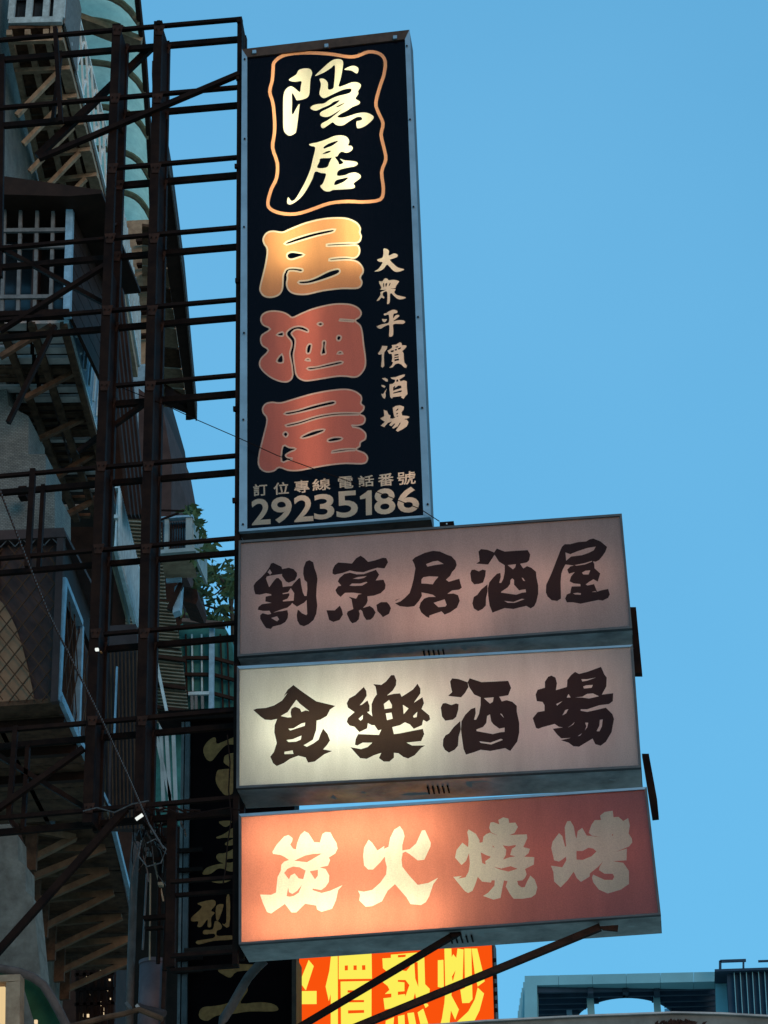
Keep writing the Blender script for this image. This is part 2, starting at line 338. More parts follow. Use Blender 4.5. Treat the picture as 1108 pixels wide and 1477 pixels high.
# ---- large red-sign, white-sign, mauve-sign characters and the tall sign ----
TALL = [
 G(400, 80, 7.387, '+125,255 200,205 230,155 290,138 350,145 372,190 355,250 348,330 340,420 300,460 215,478 195,455 160,400 158,500 160,630 205,560 237,515 230,600 205,790 190,830 130,855 80,820 65,760 62,600 65,450 85,370 140,328 190,350 240,390 252,330 258,275 200,280 150,275; +408,210 480,140 560,70 610,42 670,40 702,70 695,150 675,250 655,330 720,315 790,287 850,285 890,310 885,345 862,380 865,410 835,460 880,490 870,520 800,550 740,590 680,620 640,655 700,662 780,640 870,612 950,610 1010,635 1028,665 990,710 930,755 870,775 848,765 845,705 880,695 905,680 890,655 840,660 770,700 710,740 660,748 620,735 590,712 540,745 490,775 465,755 475,725 530,695 600,645 685,572 590,630 530,655 480,650 455,630 470,600 550,560 620,520 665,478 600,495 560,525 480,560 410,588 355,565 375,535 430,518 500,510 560,470 640,435 720,415 770,400 790,375 780,352 700,365 620,400 550,435 495,455 460,430 450,400 462,340 465,300 452,250 500,250 538,290 542,360 595,352 605,300 615,200 612,105 570,135 500,180 420,215; -630,545 715,505 700,520 650,548; +715,150 770,118 820,110 860,130 865,165 845,192 790,160', 'cream'),
 G(400, 190, 7.387, '+342,132 430,112 520,82 600,48 680,38 740,55 768,100 755,145 790,150 805,180 780,210 735,225 690,212 660,230 640,262 615,268 650,320 662,348 705,330 668,288 720,305 800,312 850,325 855,350 820,370 740,385 655,412 640,468 720,462 770,442 830,433 880,455 892,485 860,515 815,550 828,580 815,602 740,612 600,620 570,632 530,637 490,620 458,580 480,560 500,520 520,450 470,440 405,425 380,490 330,590 270,680 200,745 140,775 107,760 110,715 120,698 150,735 190,720 240,640 300,530 350,410 380,290 405,170 360,152; -498,160 560,122 650,95 600,140 530,170 498,180; -480,238 530,208 572,205 540,228; -462,285 560,280 580,278 555,330 535,375 480,388 425,380 450,320; -625,520 690,500 755,488 720,525 660,555 608,568', 'cream'),
 G(360, 305, 6.156, '+115,240 150,185 210,168 290,178 360,150 500,95 650,60 780,50 880,60 960,100 990,150 985,185 998,220 985,265 950,286 880,286 780,290 700,296 700,302 780,298 880,294 950,292 975,310 985,350 970,395 930,420 860,414 780,417 722,425 722,430 790,425 860,422 925,428 975,450 1010,495 1015,540 990,585 1005,625 990,670 940,690 820,690 650,710 520,740 430,742 370,725 335,690 322,640 330,590 318,545 305,580 300,680 270,740 200,768 130,758 90,710 90,660 115,560 140,450 152,340 125,290; -330,278 440,235 580,195 735,165 730,180 600,210 460,250 345,285; -340,385 370,368 420,372 475,385 430,402 375,418 345,410; -316,560 328,522 370,508 420,510 465,518 455,530 400,520 350,522 334,545 322,575; -445,625 520,618 600,590 700,540 780,518 795,535 760,560 650,600 540,632 460,638', 'amber', True, 2.4, 'pinkline'),
 G(360, 430, 6.156, '+382,165 450,135 560,90 700,55 800,45 900,52 970,85 998,130 980,175 945,200 985,235 1005,290 1020,420 1037,550 1025,630 980,690 930,708 860,700 780,700 650,720 520,740 460,730 420,700 398,655 392,680 375,725 330,750 260,742 180,705 110,645 82,590 100,530 160,465 110,425 92,370 110,320 175,275 120,245 95,200 105,150 150,118 220,108 300,120 350,145; -393,690 384,600 368,520 365,480 380,430 378,380 335,325 350,290 400,262 460,258 510,280 515,295 500,290 440,272 400,278 365,310 378,340 400,375 395,440 384,500 388,560 400,640 406,700; -250,325 290,308 292,330; -248,560 285,508 292,565; -612,230 630,222 645,230 630,240; -780,355 790,338 808,345 800,368 785,370; -512,480 515,440 530,415 545,420 535,470 525,485; -642,490 655,430 655,390 670,390 665,440 672,485 655,492; -788,490 805,480 818,488; -505,548 520,542 530,550; -525,622 600,615 700,590 800,568 818,575 760,590 640,615 540,632; -790,193 850,196 945,204 850,198', 'redv', True, 2.2, 'pinkline'),
 G(360, 550, 6.156, '+110,240 140,195 200,180 280,185 400,150 560,105 720,75 850,65 930,80 990,120 1002,160 995,195 1022,220 1015,260 985,288 1020,305 1033,340 1015,380 960,398 900,397 975,410 1025,445 1040,480 1030,520 990,545 985,580 955,605 1020,630 1053,670 1045,715 1000,738 850,735 700,750 560,775 430,798 340,795 265,770 220,800 150,810 95,780 72,720 85,620 120,480 150,340 118,285; -325,282 430,262 560,222 700,188 750,182 745,198 640,222 500,258 350,290; -340,388 450,362 600,315 750,290 880,285 990,290 880,293 750,298 600,325 450,372 345,395; -305,470 320,455 335,470 322,488; -470,492 560,450 650,432 645,445 560,478 485,498; -700,522 750,505 812,505 800,518 720,532; -720,630 800,612 880,605 950,607 880,610 800,620; -302,580 350,595 405,600 360,620 320,645 315,665 340,685 385,690 340,695 290,705', 'redv', True, 2.2, 'pinkline'),
 G(530, 350, 10.55, '+245,92 300,98 330,130 325,195 400,165 455,178 460,205 440,225 380,245 345,265 400,325 470,380 560,405 520,430 450,445 400,430 350,380 300,335 250,395 190,430 105,440 160,405 210,345 230,298 180,290 148,262 180,245 230,225 245,160', 'cream'),
 G(530, 350, 10.55, '+175,590 225,590 265,545 310,552 325,572 400,565 480,585 470,610 435,660 425,690 350,700 405,705 430,715 410,755 460,800 580,830 570,850 500,865 450,850 400,805 365,770 345,790 345,880 330,925 300,930 305,860 305,780 290,740 240,760 235,800 260,830 245,850 215,835 180,875 140,885 180,830 200,790 200,755 240,735 290,715 240,720 190,710 215,690; -240,630 255,615 255,670 245,675; -275,625 300,615 295,655 280,670; -335,625 355,610 340,650 325,660', 'cream'),
 G(530, 350, 10.55, '+248,1085 290,1070 330,1045 400,1020 455,1040 450,1070 400,1085 395,1150 430,1105 480,1100 480,1125 430,1165 395,1195 470,1180 545,1180 575,1210 540,1235 480,1235 395,1245 395,1330 390,1410 350,1432 330,1415 335,1330 330,1255 260,1275 200,1312 150,1290 150,1270 230,1240 325,1215 325,1100 265,1110; +225,1160 260,1165 298,1165 270,1210 240,1205 225,1180', 'cream'),
 G(530, 485, 9.843, '+150,245 195,180 210,135 285,140 275,180 240,230 235,300 240,420 215,448 195,430 205,330 205,255 165,262; +285,205 330,180 355,155 345,125 410,118 460,85 485,95 490,125 550,130 555,150 520,190 495,210 515,240 518,320 525,370 565,420 550,450 520,440 480,400 440,385 400,395 360,440 310,450 350,410 365,370 345,360 355,300 345,250 310,250 295,225; -330,205 375,195 370,225 335,225; -390,185 420,178 418,200 392,205; -435,170 480,155 470,180 440,190; -400,145 440,140 435,158 402,162; -385,260 440,250 450,340 385,355; +388,280 444,268 444,285 388,295; +388,310 446,300 446,316 388,326', 'cream', False),
 G(530, 485, 9.843, '+205,600 250,590 290,610 290,645 260,640; +195,690 235,695 260,715 240,732 205,715; +278,740 255,800 262,850 245,890 215,865 195,815 225,820; +330,585 400,580 470,555 530,540 530,565 480,600 455,610 470,640 520,625 560,640 560,720 570,820 540,850 515,888 480,870 485,850 360,865 350,888 325,860 315,760 315,680 360,675 390,650 395,620 345,605; -410,625 430,610 440,640 415,650; -365,725 395,700 390,735 440,700 480,700 485,735 400,760 365,775; -368,800 488,765 485,790 368,815', 'cream', False),
 G(530, 485, 9.843, '+230,1045 280,1060 300,1110 330,1125 320,1165 360,1170 400,1150 380,1140 365,1060 360,1015 400,990 460,980 520,1000 515,1040 485,1080 495,1125 560,1130 600,1140 590,1160 520,1180 560,1185 585,1220 560,1280 500,1320 430,1355 405,1335 430,1300 470,1240 465,1220 430,1280 370,1310 350,1300 400,1240 380,1240 340,1280 310,1260 350,1210 290,1230 240,1290 190,1270 215,1245 250,1215 210,1190 185,1165 240,1135; -405,1050 440,1020 435,1050 405,1062; -410,1095 435,1085 432,1105 410,1110; -408,1135 440,1125 430,1145', 'cream', False),
]
# wavy ring round the first two characters
_c = catmull([(340+x/3.693, 40+y/3.693) for x, y in pts('205,185 250,150 330,135 430,135 520,142 600,155 650,150 710,128 770,140 797,180 790,250 770,310 747,400 760,450 785,510 775,570 790,640 800,700 778,770 787,860 770,915 680,928 600,925 500,935 400,970 320,992 240,988 185,965 172,930 190,860 218,800 222,720 197,640 207,560 207,480 198,400 182,340 195,280 200,220')], 3)
TALL.append(dict(ops=[(True, offset(_c, 2.4)), (False, offset(_c, -2.4))], mat='orangeline'))
def shear(L, fn):
    return [(s, [fn(a, b) for a, b in q]) for s, q in L]
def fontglyph(ch, box, mat, grow=0.0, fontres=4):   # a character from the built-in font, set into a skewed cell
    cu = bpy.data.curves.new('t', 'FONT'); cu.body = ch; cu.size = 1; cu.resolution_u = fontres
    ob = bpy.data.objects.new('t', cu); COL.objects.link(ob)
    dg = bpy.context.evaluated_depsgraph_get(); dg.update()
    c2 = ob.evaluated_get(dg).to_curve(dg)
    polys = []
    for sp in c2.splines:
        if sp.type == 'BEZIER':
            bp = sp.bezier_points; q = []
            for i in range(len(bp)):
                a, b = bp[i], bp[(i+1) % len(bp)]
                straight = (a.handle_right-a.co).length < 1e-5 and (b.handle_left-b.co).length < 1e-5
                k = 1 if straight else 4
                pp = geometry.interpolate_bezier(a.co, a.handle_right, b.handle_left, b.co, k+1)
                q += [(v.x, v.y) for v in pp[:-1]]
            polys.append(q)
        else: polys.append([(v.co.x, v.co.y) for v in sp.points])
    COL.objects.unlink(ob); bpy.data.objects.remove(ob); bpy.data.curves.remove(cu)
    if not polys: return None
    x0 = min(a for q in polys for a, b in q); x1 = max(a for q in polys for a, b in q)
    y0 = min(b for q in polys for a, b in q); y1 = max(b for q in polys for a, b in q)
    (ax, ay), (bx, by), (cx, cy), (dx, dy) = box
    def f(a, b):
        s = (a-x0)/(x1-x0); t = 1-(b-y0)/(y1-y0)
        return ((ax*(1-s)+bx*s)*(1-t)+(dx*(1-s)+cx*s)*t, (ay*(1-s)+by*s)*(1-t)+(dy*(1-s)+cy*s)*t)
    # nesting depth says ink or counter
    out = []
    for i, q in enumerate(polys):
        d = sum(1 for j, p in enumerate(polys) if j != i and inside(p, *q[0]))
        qq = [f(a, b) for a, b in q]
        if grow: qq = offset(qq, grow if d % 2 == 0 else -grow)
        out.append((d, d % 2 == 0, qq))
    out.sort(key=lambda e: e[0])
    return dict(ops=[(s, q) for d, s, q in out], mat=mat)
def cell(x0, y0, x1, y1, k=-0.075, lean=0.03):
    w_ = x1-x0; h = y1-y0
    return [(x0, y0), (x1, y0+k*w_), (x1+lean*h, y1+k*w_), (x0+lean*h, y1)]
# crop 355,670 scale 4.262
def c8(a, b, c, d): return cell(355+a/4.262, 670+b/4.262, 355+c/4.262, 670+d/4.262)
for ch, b in zip('訂位專線電話番號', ((45, 124, 128, 194), (170, 114, 260, 186), (296, 102, 386, 176), (408, 92, 516, 162), (566, 78, 656, 150), (690, 72, 784, 138), (812, 60, 905, 134), (930, 48, 1040, 126))):
    g = fontglyph(ch, c8(*b), 'cream', .32)
    if g: TALL.append(g)
for ch, b in zip('29235186', ((36, 218, 142, 369), (158, 208, 275, 358), (297, 197, 405, 350), (420, 190, 535, 336), (557, 172, 680, 325), (700, 158, 772, 312), (790, 156, 910, 306), (932, 148, 1056, 296))):
    g = G(355, 670, 4.262, '+700,196 735,172 748,160 772,158 774,309 737,313 736,208 702,214', 'cream', False) if ch == '1' else fontglyph(ch, c8(*b), 'cream', 1.1)
    if g: TALL.append(g)

MAUVE = [
 G(360, 800, 10.07, '+290,180 310,130 345,118 465,175 475,210 570,190 640,210 690,265 690,310 660,370 570,408 530,390 470,305 475,280 400,290 300,305 255,318 230,270; +265,230 270,290 250,320 240,350 285,470 330,520 310,575 240,560 150,582 85,575 65,510 60,450 90,400 160,340; +390,340 420,338 470,390 485,470 560,460 615,455 640,420 720,338 740,345 750,430 775,550 800,600 830,600 840,500 835,400 800,370 780,280 785,190 820,100 870,80 925,110 945,200 975,280 988,350 975,490 970,600 985,740 970,860 930,950 860,1010 790,1040 730,1020 695,960 685,880 700,800 720,810 760,850 825,880 838,860 830,660 790,700 690,755 640,720 620,700 600,730 550,770 480,790 360,835 350,842 420,825 470,820 550,805 562,860 555,920 520,980 460,1015 340,1045 310,1080 240,1065 200,1010 155,930 155,880 190,850 270,870 315,860 290,815 200,818 120,800 130,760 180,720 320,700 230,680 235,610 320,590 290,540 285,475 350,385; -480,560 560,545 600,485 650,560 640,668 485,680 485,665 550,640 580,590 578,560 485,575; -315,920 400,895 430,940 400,970; -262,255 295,212 325,265 300,290', 'darkink', False),
 G(465, 795, 10.07, '+150,270 180,205 230,165 330,170 430,180 490,105 555,65 610,100 665,155 760,135 880,95 930,100 955,160 905,250 800,240 700,270 600,305 500,300 400,280 300,315 180,342 148,325; +225,440 250,390 320,330 400,312 500,337 600,334 700,298 780,270 825,340 800,390 775,425 890,415 920,490 910,550 850,610 750,645 655,655 660,720 640,770 590,825 690,795 740,830 775,890 740,960 700,995 640,1000 600,940 580,870 555,850 530,865 545,910 530,990 490,1030 435,1048 400,1010 355,910 370,875 450,840 435,760 425,700 380,660 490,690 525,630 575,620 450,602 330,605 265,665 215,620 190,565 230,510 275,500; -445,400 520,375 645,362 600,390 530,405; -395,500 430,470 550,470 640,445 655,455 580,500 450,505; +60,858 180,860 255,790 285,850 300,920 250,1000 160,1028 100,1000 75,910; +785,780 850,740 940,740 975,780 998,830 970,910 880,958 850,920 800,870', 'darkink', False),
 G(565, 785, 10.07, '+300,230 340,190 480,125 600,95 700,105 800,150 870,175 930,240 945,300 920,360 880,400 850,460 790,515 830,545 985,500 1000,570 1020,630 980,660 880,670 810,720 900,715 965,740 990,820 950,920 850,990 770,1022 725,975 650,1000 550,1035 545,1070 500,1050 430,990 400,920 420,850 470,790 540,765 640,765 600,735 520,715 435,700 440,750 400,820 330,900 230,912 120,900 50,860 130,830 190,780 260,710 290,620 320,500 345,350 330,290; -500,290 600,250 670,240 755,285 640,300 520,325; -435,510 460,480 550,465 680,472 630,530 598,582 500,572 432,570; -610,850 770,800 800,880 780,905 680,915; +50,812 130,785 60,822', 'darkink', False),
 G(670, 780, 9.635, '+400,180 450,108 560,150 700,140 880,130 915,190 900,270 870,300 775,320 800,360 820,385 870,352 930,375 995,430 1000,500 1025,620 1025,740 1000,850 970,910 920,940 860,905 680,948 560,935 480,965 390,998 350,900 330,760 325,660 345,580 400,510 450,460 500,445 505,500 485,585 510,585 540,530 560,430 560,340 480,290 430,210; +195,150 230,115 320,125 410,160 415,200 370,270 330,330 260,325 165,318 210,285 205,220; -600,338 715,325 705,370 675,398; -640,545 665,522 690,545 690,610 760,690 800,680 850,675 855,715 800,722 720,750 510,720 515,705 600,650 635,600; -795,512 815,520 845,560 820,555; -555,835 680,850 800,805 835,812 700,862 600,862; +80,450 100,405 140,400 200,425 250,400 298,410 290,490 260,580 200,600 135,605 95,560; +320,605 322,700 300,800 298,900 250,950 190,978 130,940 110,870 130,780 180,750 230,680', 'darkink', False),
 G(780, 770, 10.07, '+310,185 350,150 430,150 540,120 660,110 710,80 765,68 870,110 965,190 940,260 900,320 850,380 800,405 760,400 780,440 782,500 865,575 830,695 765,660 700,700 655,735 680,750 775,730 800,790 820,840 880,820 980,800 1005,880 980,930 900,970 840,960 700,990 580,1015 470,995 380,995 355,940 380,880 430,860 440,800 450,765 580,762 575,730 480,720 420,690 440,620 495,555 410,580 385,520 430,475 480,460 360,445 320,520 300,580 290,700 295,940 240,975 160,965 100,910 75,850 80,740 150,590 240,360 290,230; -360,270 430,295 540,250 680,205 800,185 770,240 700,275 600,310 440,330 370,390; -490,455 640,425 745,392 745,405 640,445 520,462; -600,565 650,535 720,530 695,590 620,590; -470,865 530,855 585,862 580,885 500,880; -740,845 790,830 815,845', 'darkink', False),
]
WHITE = [
 G(360, 980, 8.523, '+45,375 90,358 200,350 300,320 400,260 465,170 420,205 470,125 540,68 620,130 720,200 820,268 930,295 1055,325 990,370 950,450 870,495 825,505 820,620 780,740 700,790 665,808 705,828 780,790 850,740 870,680 905,605 960,670 990,750 950,810 905,860 1015,880 920,920 800,1010 720,1022 690,960 600,938 500,975 420,1030 335,1065 290,1030 255,950 300,890 335,780 305,650 310,560 340,485 270,500 190,495 140,460; -385,450 470,400 490,370 575,250 620,300 735,390 690,380 640,400 620,360 560,335 515,360 505,410 515,465 470,468; -478,605 540,602 640,540 685,530 680,570 600,595 500,628; -455,745 530,735 640,690 630,740 570,765 480,770; -430,890 530,872 540,915 430,918', 'darkink', False),
 G(495, 965, 8.523, '+45,420 75,360 150,320 200,270 255,220 285,270 290,330 245,400 205,445 230,440 300,385 325,450 325,520 295,530 360,582 350,520 350,430 380,360 415,310 400,220 370,185 470,195 530,150 590,75 630,75 655,140 650,200 610,265 540,325 620,305 700,298 720,340 800,290 860,250 915,180 950,240 950,300 870,415 975,345 995,420 965,490 1060,570 1070,620 1030,650 985,625 970,690 870,735 820,680 760,655 700,690 605,715 625,800 700,790 980,735 998,800 960,885 780,905 850,940 1010,940 960,970 880,1060 800,1100 740,1080 680,1035 625,1030 625,1090 570,1138 500,1138 440,1095 470,1030 380,1060 290,1105 210,1095 150,1030 90,960 220,985 300,960 360,905 240,905 175,940 145,930 155,860 185,800 440,810 470,745 430,755 385,690 350,690 305,665 295,730 200,775 140,710 80,695 45,650 60,600 140,530 60,475; -190,612 245,562 240,615 215,635; -500,430 565,380 600,440 600,480 510,492; -525,545 595,535 610,610 540,628; -735,440 805,485 745,555; -860,580 912,525 905,590 870,598', 'darkink', False),
 G(630, 970, 8.523, '+380,120 405,70 550,118 700,112 880,102 915,190 880,280 770,298 800,355 860,340 930,360 985,410 985,480 1015,620 1015,740 990,850 905,965 840,930 660,965 540,950 460,980 360,1010 330,940 310,800 298,700 305,600 350,520 420,450 475,430 480,500 460,580 485,580 520,510 540,400 540,305 460,270 400,180; +165,110 190,72 270,80 380,120 390,180 350,250 300,305 225,298 140,288 190,240 175,180; -580,315 700,305 690,360 655,382; -620,535 655,515 670,600 700,640 770,690 835,678 835,730 780,735 690,757 490,720 490,700 570,670 610,620; -778,505 800,510 828,560; -525,845 660,862 790,815 815,828 670,885 540,865; +50,430 75,380 110,375 180,400 240,380 270,390 265,460 240,545 200,580 105,592 65,540; +290,595 296,700 270,790 262,900 220,950 150,985 100,950 75,900 80,820 110,770 150,750 210,670', 'darkink', False),
 G(765, 955, 8.523, '+65,400 90,340 180,315 180,240 220,180 260,165 310,190 328,260 315,345 450,305 455,220 500,160 550,120 600,145 700,120 870,58 910,150 940,190 935,300 880,400 1020,382 1015,480 970,515 850,530 700,580 620,580 620,598 700,612 800,590 930,560 1010,640 1030,700 1000,860 930,980 865,1028 800,1010 765,940 700,980 600,1040 530,1035 470,990 375,960 495,932 380,938 330,890 275,820 400,802 350,795 300,760 150,800 100,820 70,810 30,690 90,615 175,600 175,530 150,490 80,480; -628,210 700,210 805,190 700,228 640,238; -650,300 690,285 768,280 755,315 660,325; -550,435 640,425 700,390 770,385 845,420 720,448 640,435; -448,435 470,392 495,435; -320,515 395,480 330,535; -395,655 430,590 468,578 440,630; -455,805 500,780 545,735 530,765 490,790; -670,840 690,790 675,745 712,745 700,800; -815,850 850,780 855,710 890,705 880,790 850,850; -585,910 635,875 610,905', 'darkink', False),
]
REDS = [
 G(370, 1190, 8.523, '+195,330 250,240 340,140 395,122 445,160 440,200 415,240 450,290 485,300 500,220 540,120 590,75 640,100 680,160 710,210 780,215 810,110 850,85 910,90 940,150 985,220 998,290 970,350 890,400 905,430 880,500 780,520 790,525 850,540 895,620 890,700 850,760 795,800 690,780 690,800 800,835 900,810 1060,738 1005,800 980,920 930,1030 800,1068 745,1040 735,990 600,968 490,1075 430,1075 350,970 180,1088 130,1070 80,960 45,855 180,858 240,830 260,640 300,560 305,490 340,450 400,430 350,395 300,370 205,355; -465,438 600,375 700,355 805,350 620,458; -340,590 380,540 450,510 530,520 605,560 575,665 520,655 470,595 420,620 400,668; -370,875 390,765 400,825 440,848 500,810 560,735 520,830 460,870 410,880; -655,570 755,550 755,620 720,668 690,620', 'cream', False),
 G(510, 1185, 8.523, '+55,850 130,862 230,840 330,750 400,650 410,560 390,480 385,430 330,500 240,590 180,590 130,540 118,420 130,320 185,222 230,260 295,355 380,300 375,335 430,310 450,200 500,100 570,55 610,110 628,180 600,290 600,355 690,340 770,270 840,110 880,105 950,260 945,310 870,470 790,478 690,400 640,370 605,385 590,470 600,555 690,670 790,778 920,755 1040,690 980,770 930,920 890,990 830,1028 700,1015 650,930 510,770 420,850 350,980 230,1040 150,1048 70,970 80,900', 'cream', False),
 G(645, 1170, 7.914, '+90,530 110,440 175,360 240,410 245,320 230,240 245,208 330,260 370,330 370,360 405,355 415,290 450,260 490,245 580,280 500,240 480,190 495,130 530,125 595,150 585,100 640,70 700,85 710,135 780,130 808,180 770,250 710,275 800,268 910,265 915,310 870,410 945,430 930,480 880,520 995,525 990,610 890,660 908,720 890,760 860,790 800,795 810,840 850,870 885,868 910,810 950,735 1000,780 1030,870 1010,950 960,985 860,1000 760,1000 720,950 670,860 690,800 650,790 630,880 610,990 530,1010 410,968 470,930 540,850 545,790 510,790 500,815 400,805 350,750 320,840 290,910 240,935 200,910 110,800 70,750 170,740 125,770 210,755 245,690 260,600 250,480 215,570 165,615; -385,470 440,500 500,520 480,540 435,570 440,610 400,590; -515,388 545,415 525,412; -635,390 700,400 785,385 780,405 740,430 720,500 780,515 700,530 640,552 670,500 675,440; -530,635 620,655 725,628 805,658 700,690 600,665', 'cream', False),
 G(790, 1160, 8.523, '+45,540 60,460 140,355 180,390 215,520 228,520 215,380 210,280 240,210 280,205 320,270 345,400 355,420 370,330 425,290 480,385 655,405 540,385 505,350 540,250 580,195 655,195 645,140 700,95 800,80 810,160 870,155 930,205 990,170 1010,260 995,360 1035,420 1040,470 1000,520 840,585 975,545 970,690 800,700 930,720 1000,820 1000,980 900,1050 740,1098 630,1050 560,960 545,900 560,865 700,930 800,930 820,890 800,855 700,855 630,810 640,770 680,705 620,770 520,850 515,890 410,955 360,910 320,830 250,930 160,1022 80,950 70,830 40,755 180,775 230,690 225,645 180,680 140,705 80,690; -355,575 430,575 500,535 560,545 600,580 540,640 430,685 355,680; -790,370 805,370 800,395', 'cream', False),
]

# ------------------------------------------------------------------ ground and street (out of frame below)
g = MB().prism([Vector((-400, -200, -.3)), Vector((400, -200, -.3)), Vector((400, 900, -.3)), Vector((-400, 900, -.3))], Vector((0, 0, .3))).build('ground', 'bounce_ground'); struct(g)

# ------------------------------------------------------------------ lightboxes
def lightbox(name, label, cat, outer, inner, Y, depth, base, glyphs, tubes, railmats, sidemat='galv', undermat='galv'):
    F = [P(x, y, Y) for x, y in outer]; I = [P(x, y, Y) for x, y in inner]
    root = thing(name, label, cat, (F[3]+F[2])/2 + YV*depth/2)
    back = YV*depth; pr = -YV*.012
    # retaining rails round the face: top, right, bottom, left
    nm = ('top_rail', 'side_rail', 'bottom_rail', 'side_rail')
    for k in range(4):
        j = (k+1) % 4
        q = [F[k], F[j], I[j], I[k]]
        MB().prism([p+pr for p in q], -pr+YV*.02).build(nm[k], railmats[k], root)
    ins = Vector((0, .021, 0)); t = .004
    up_ = ZV*.003; rx = XV*.003
    # casing sheets, butted behind the rails
    MB().prism([F[0]+ins, F[1]+ins, F[1]+back, F[0]+back], -ZV*.006).build('top_sheet', sidemat, root)
    # dented underside sheet: a small grid
    mb = MB(); nx, ny = 26, 4; a0 = F[3]+ins; a1 = F[2]+ins; b0 = F[3]+back; b1 = F[2]+back; idx = {}
    rnd = random.Random(name)
    for i in range(nx+1):
        for j in range(ny+1):
            p = lerp(lerp(a0, a1, i/nx), lerp(b0, b1, i/nx), j/ny)
            if 0 < j < ny and 0 < i < nx: p = p + ZV*rnd.uniform(-.006, .006)
            idx[i, j] = len(mb.v); mb.v.append(p)
    for i in range(nx):
        for j in range(ny): mb.f.append((idx[i, j], idx[i+1, j], idx[i+1, j+1], idx[i, j+1]))
    mb.build('underside_sheet', undermat, root, smooth=True)
    MB().prism([F[1]+ins, F[2]+ins, F[2]+back, F[1]+back], -XV*.004).build('side_sheet', 'trim', root)
    MB().prism([F[0]+ins, F[3]+ins, F[3]+back, F[0]+back], XV*.004).build('side_sheet', sidemat, root)
    MB().prism([p+back for p in F], YV*.004).build('back_sheet', 'inside', root)
    # white reflecting lining, a few mm inside the casing
    li = [p + (((F[0]+F[1]+F[2]+F[3])/4-p)*.012) for p in F]
    mb = MB(); a = .024
    for k in range(4):
        j = (k+1) % 4; mb.quad(li[k]+YV*a, li[j]+YV*a, li[j]+YV*(depth-.006), li[k]+YV*(depth-.006))
    mb.quad(*[p+YV*(depth-.006) for p in li]); mb.build('reflector_lining', 'inside', root)
    # overlapping 2D face: panel with the characters let into it
    face(root, [tuple(p) for p in inner], lambda x, y: P(x, y, Y), base, glyphs)
    for (x0, y0, x1, y1, r, m) in tubes:
        a_ = P(x0, y0, Y)+YV*depth*.5; b_ = P(x1, y1, Y)+YV*depth*.5
        MB().tube([a_, b_], r, 10).build('tube_lamp', m, root)
    return root, F

tube_hot = emit('cool_tube', (.97, 1.0, .82), 10); tube_hot2 = emit('warm_tube', (1.0, .90, .70), 11)
tube_tall = emit('tall_tube', (1.0, .90, .66), 8)
tube_pink = emit('failing_tube', (1.0, .62, .54), 2.1); tube_pink2 = emit('failing_tube_dim', (1.0, .62, .60), 1)
tube_tp = emit('tall_dim_tube', (1.0, .62, .52), 1.9)
tube_p3 = emit('dim_tube', (1.0, .46, .48), .9)
YT, YL = 12.05, 12.0
tall, FT = lightbox('lightbox_sign', 'tall dark blue vertical sign with cream, orange and red characters and a phone number', 'sign',
    [(349.5, 72.5), (591, 44.5), (621.5, 747), (345.5, 768)], [(357, 84), (584.5, 58), (611, 744.5), (357, 764)], YT, .20, 'navy', TALL,
    [(408, 90, 420, 385, .016, tube_tall), (505, 85, 513, 378, .016, tube_tall), (440, 420, 450, 735, .016, tube_tp), (566, 330, 590, 730, .016, tube_tp)],
    ('brown_rail', 'alu', 'alu', 'alu'), 'alu', 'brown_rail')
s1, F1 = lightbox('lightbox_sign', 'dim mauve sign with five black brush characters, topmost of the three wide signs', 'sign',
    [(345, 781), (897, 742), (912, 907), (343, 948)], [(348, 784), (894, 745.5), (909, 904), (346.5, 945)], YL, .26, 'mauvepanel', MAUVE,
    [(380, 868, 880, 826, .014, tube_pink), (560, 902, 700, 893, .012, tube_pink)], ('trim',)*4, 'galv', 'galv')
s2, F2 = lightbox('lightbox_sign', 'whitish lit sign with four dark characters, middle of the three wide signs', 'sign',
    [(342.5, 962), (913, 931), (925.5, 1108), (341.5, 1138)], [(346, 966), (909.5, 934), (921.5, 1105), (345.5, 1134.5)], YL, .30, 'whitepanel', WHITE,
    [(385, 1056, 620, 1040, .016, tube_hot), (500, 1000, 880, 985, .014, tube_pink), (660, 1065, 890, 1050, .014, tube_p3)], ('alu', 'trim', 'trim', 'trim'))
s3, F3 = lightbox('lightbox_sign', 'red and orange lit sign with four cream characters, lowest of the three wide signs', 'sign',
    [(345, 1175), (933, 1136), (953.5, 1320), (345, 1363)], [(348.5, 1179), (930, 1139.5), (949.5, 1317.5), (348.5, 1360)], YL, .31, 'salmon', REDS,
    [(362, 1212, 640, 1192, .014, tube_hot2), (362, 1333, 640, 1314, .014, tube_hot2), (660, 1240, 930, 1222, .014, tube_p3)], ('alu', 'trim', 'trim', 'trim'))
for _o in (s1, s2, s3): _o['group'] = 'three wide lightbox signs stacked under the tall sign'
# screws on the tall sign's rails, vents in the undersides
for (x, y) in ((353, 85), (353, 200), (352, 327), (352, 480), (351, 605), (350.5, 756), (587, 66), (591.5, 172), (596.5, 298), (603, 457), (609, 588), (617, 727)):
    MB().tube([P(x, y, YT-.022), P(x, y, YT-.012)], .006, 8).build('screw', 'black_steel', tall)
for (x, y) in ((367, 75), (471, 66), (570, 54)):
    MB().box(P(x, y, YT-.02), .012, .006, .012).build('clip', 'alu', tall)
def vents(parent, F, depth, xs, n=5):
    for k in range(n):
        s = xs+k*.0125; a = lerp(F[3], F[2], s)+YV*depth*.35-ZV*.004; b = lerp(F[3], F[2], s)+YV*depth*.7-ZV*.004
        MB().bar(a, b, .008, .006, ref=ZV).build('vent_slot', 'black_steel', parent)
vents(s1, F1, .26, .47); vents(s2, F2, .30, .47); vents(s3, F3, .31, .50)

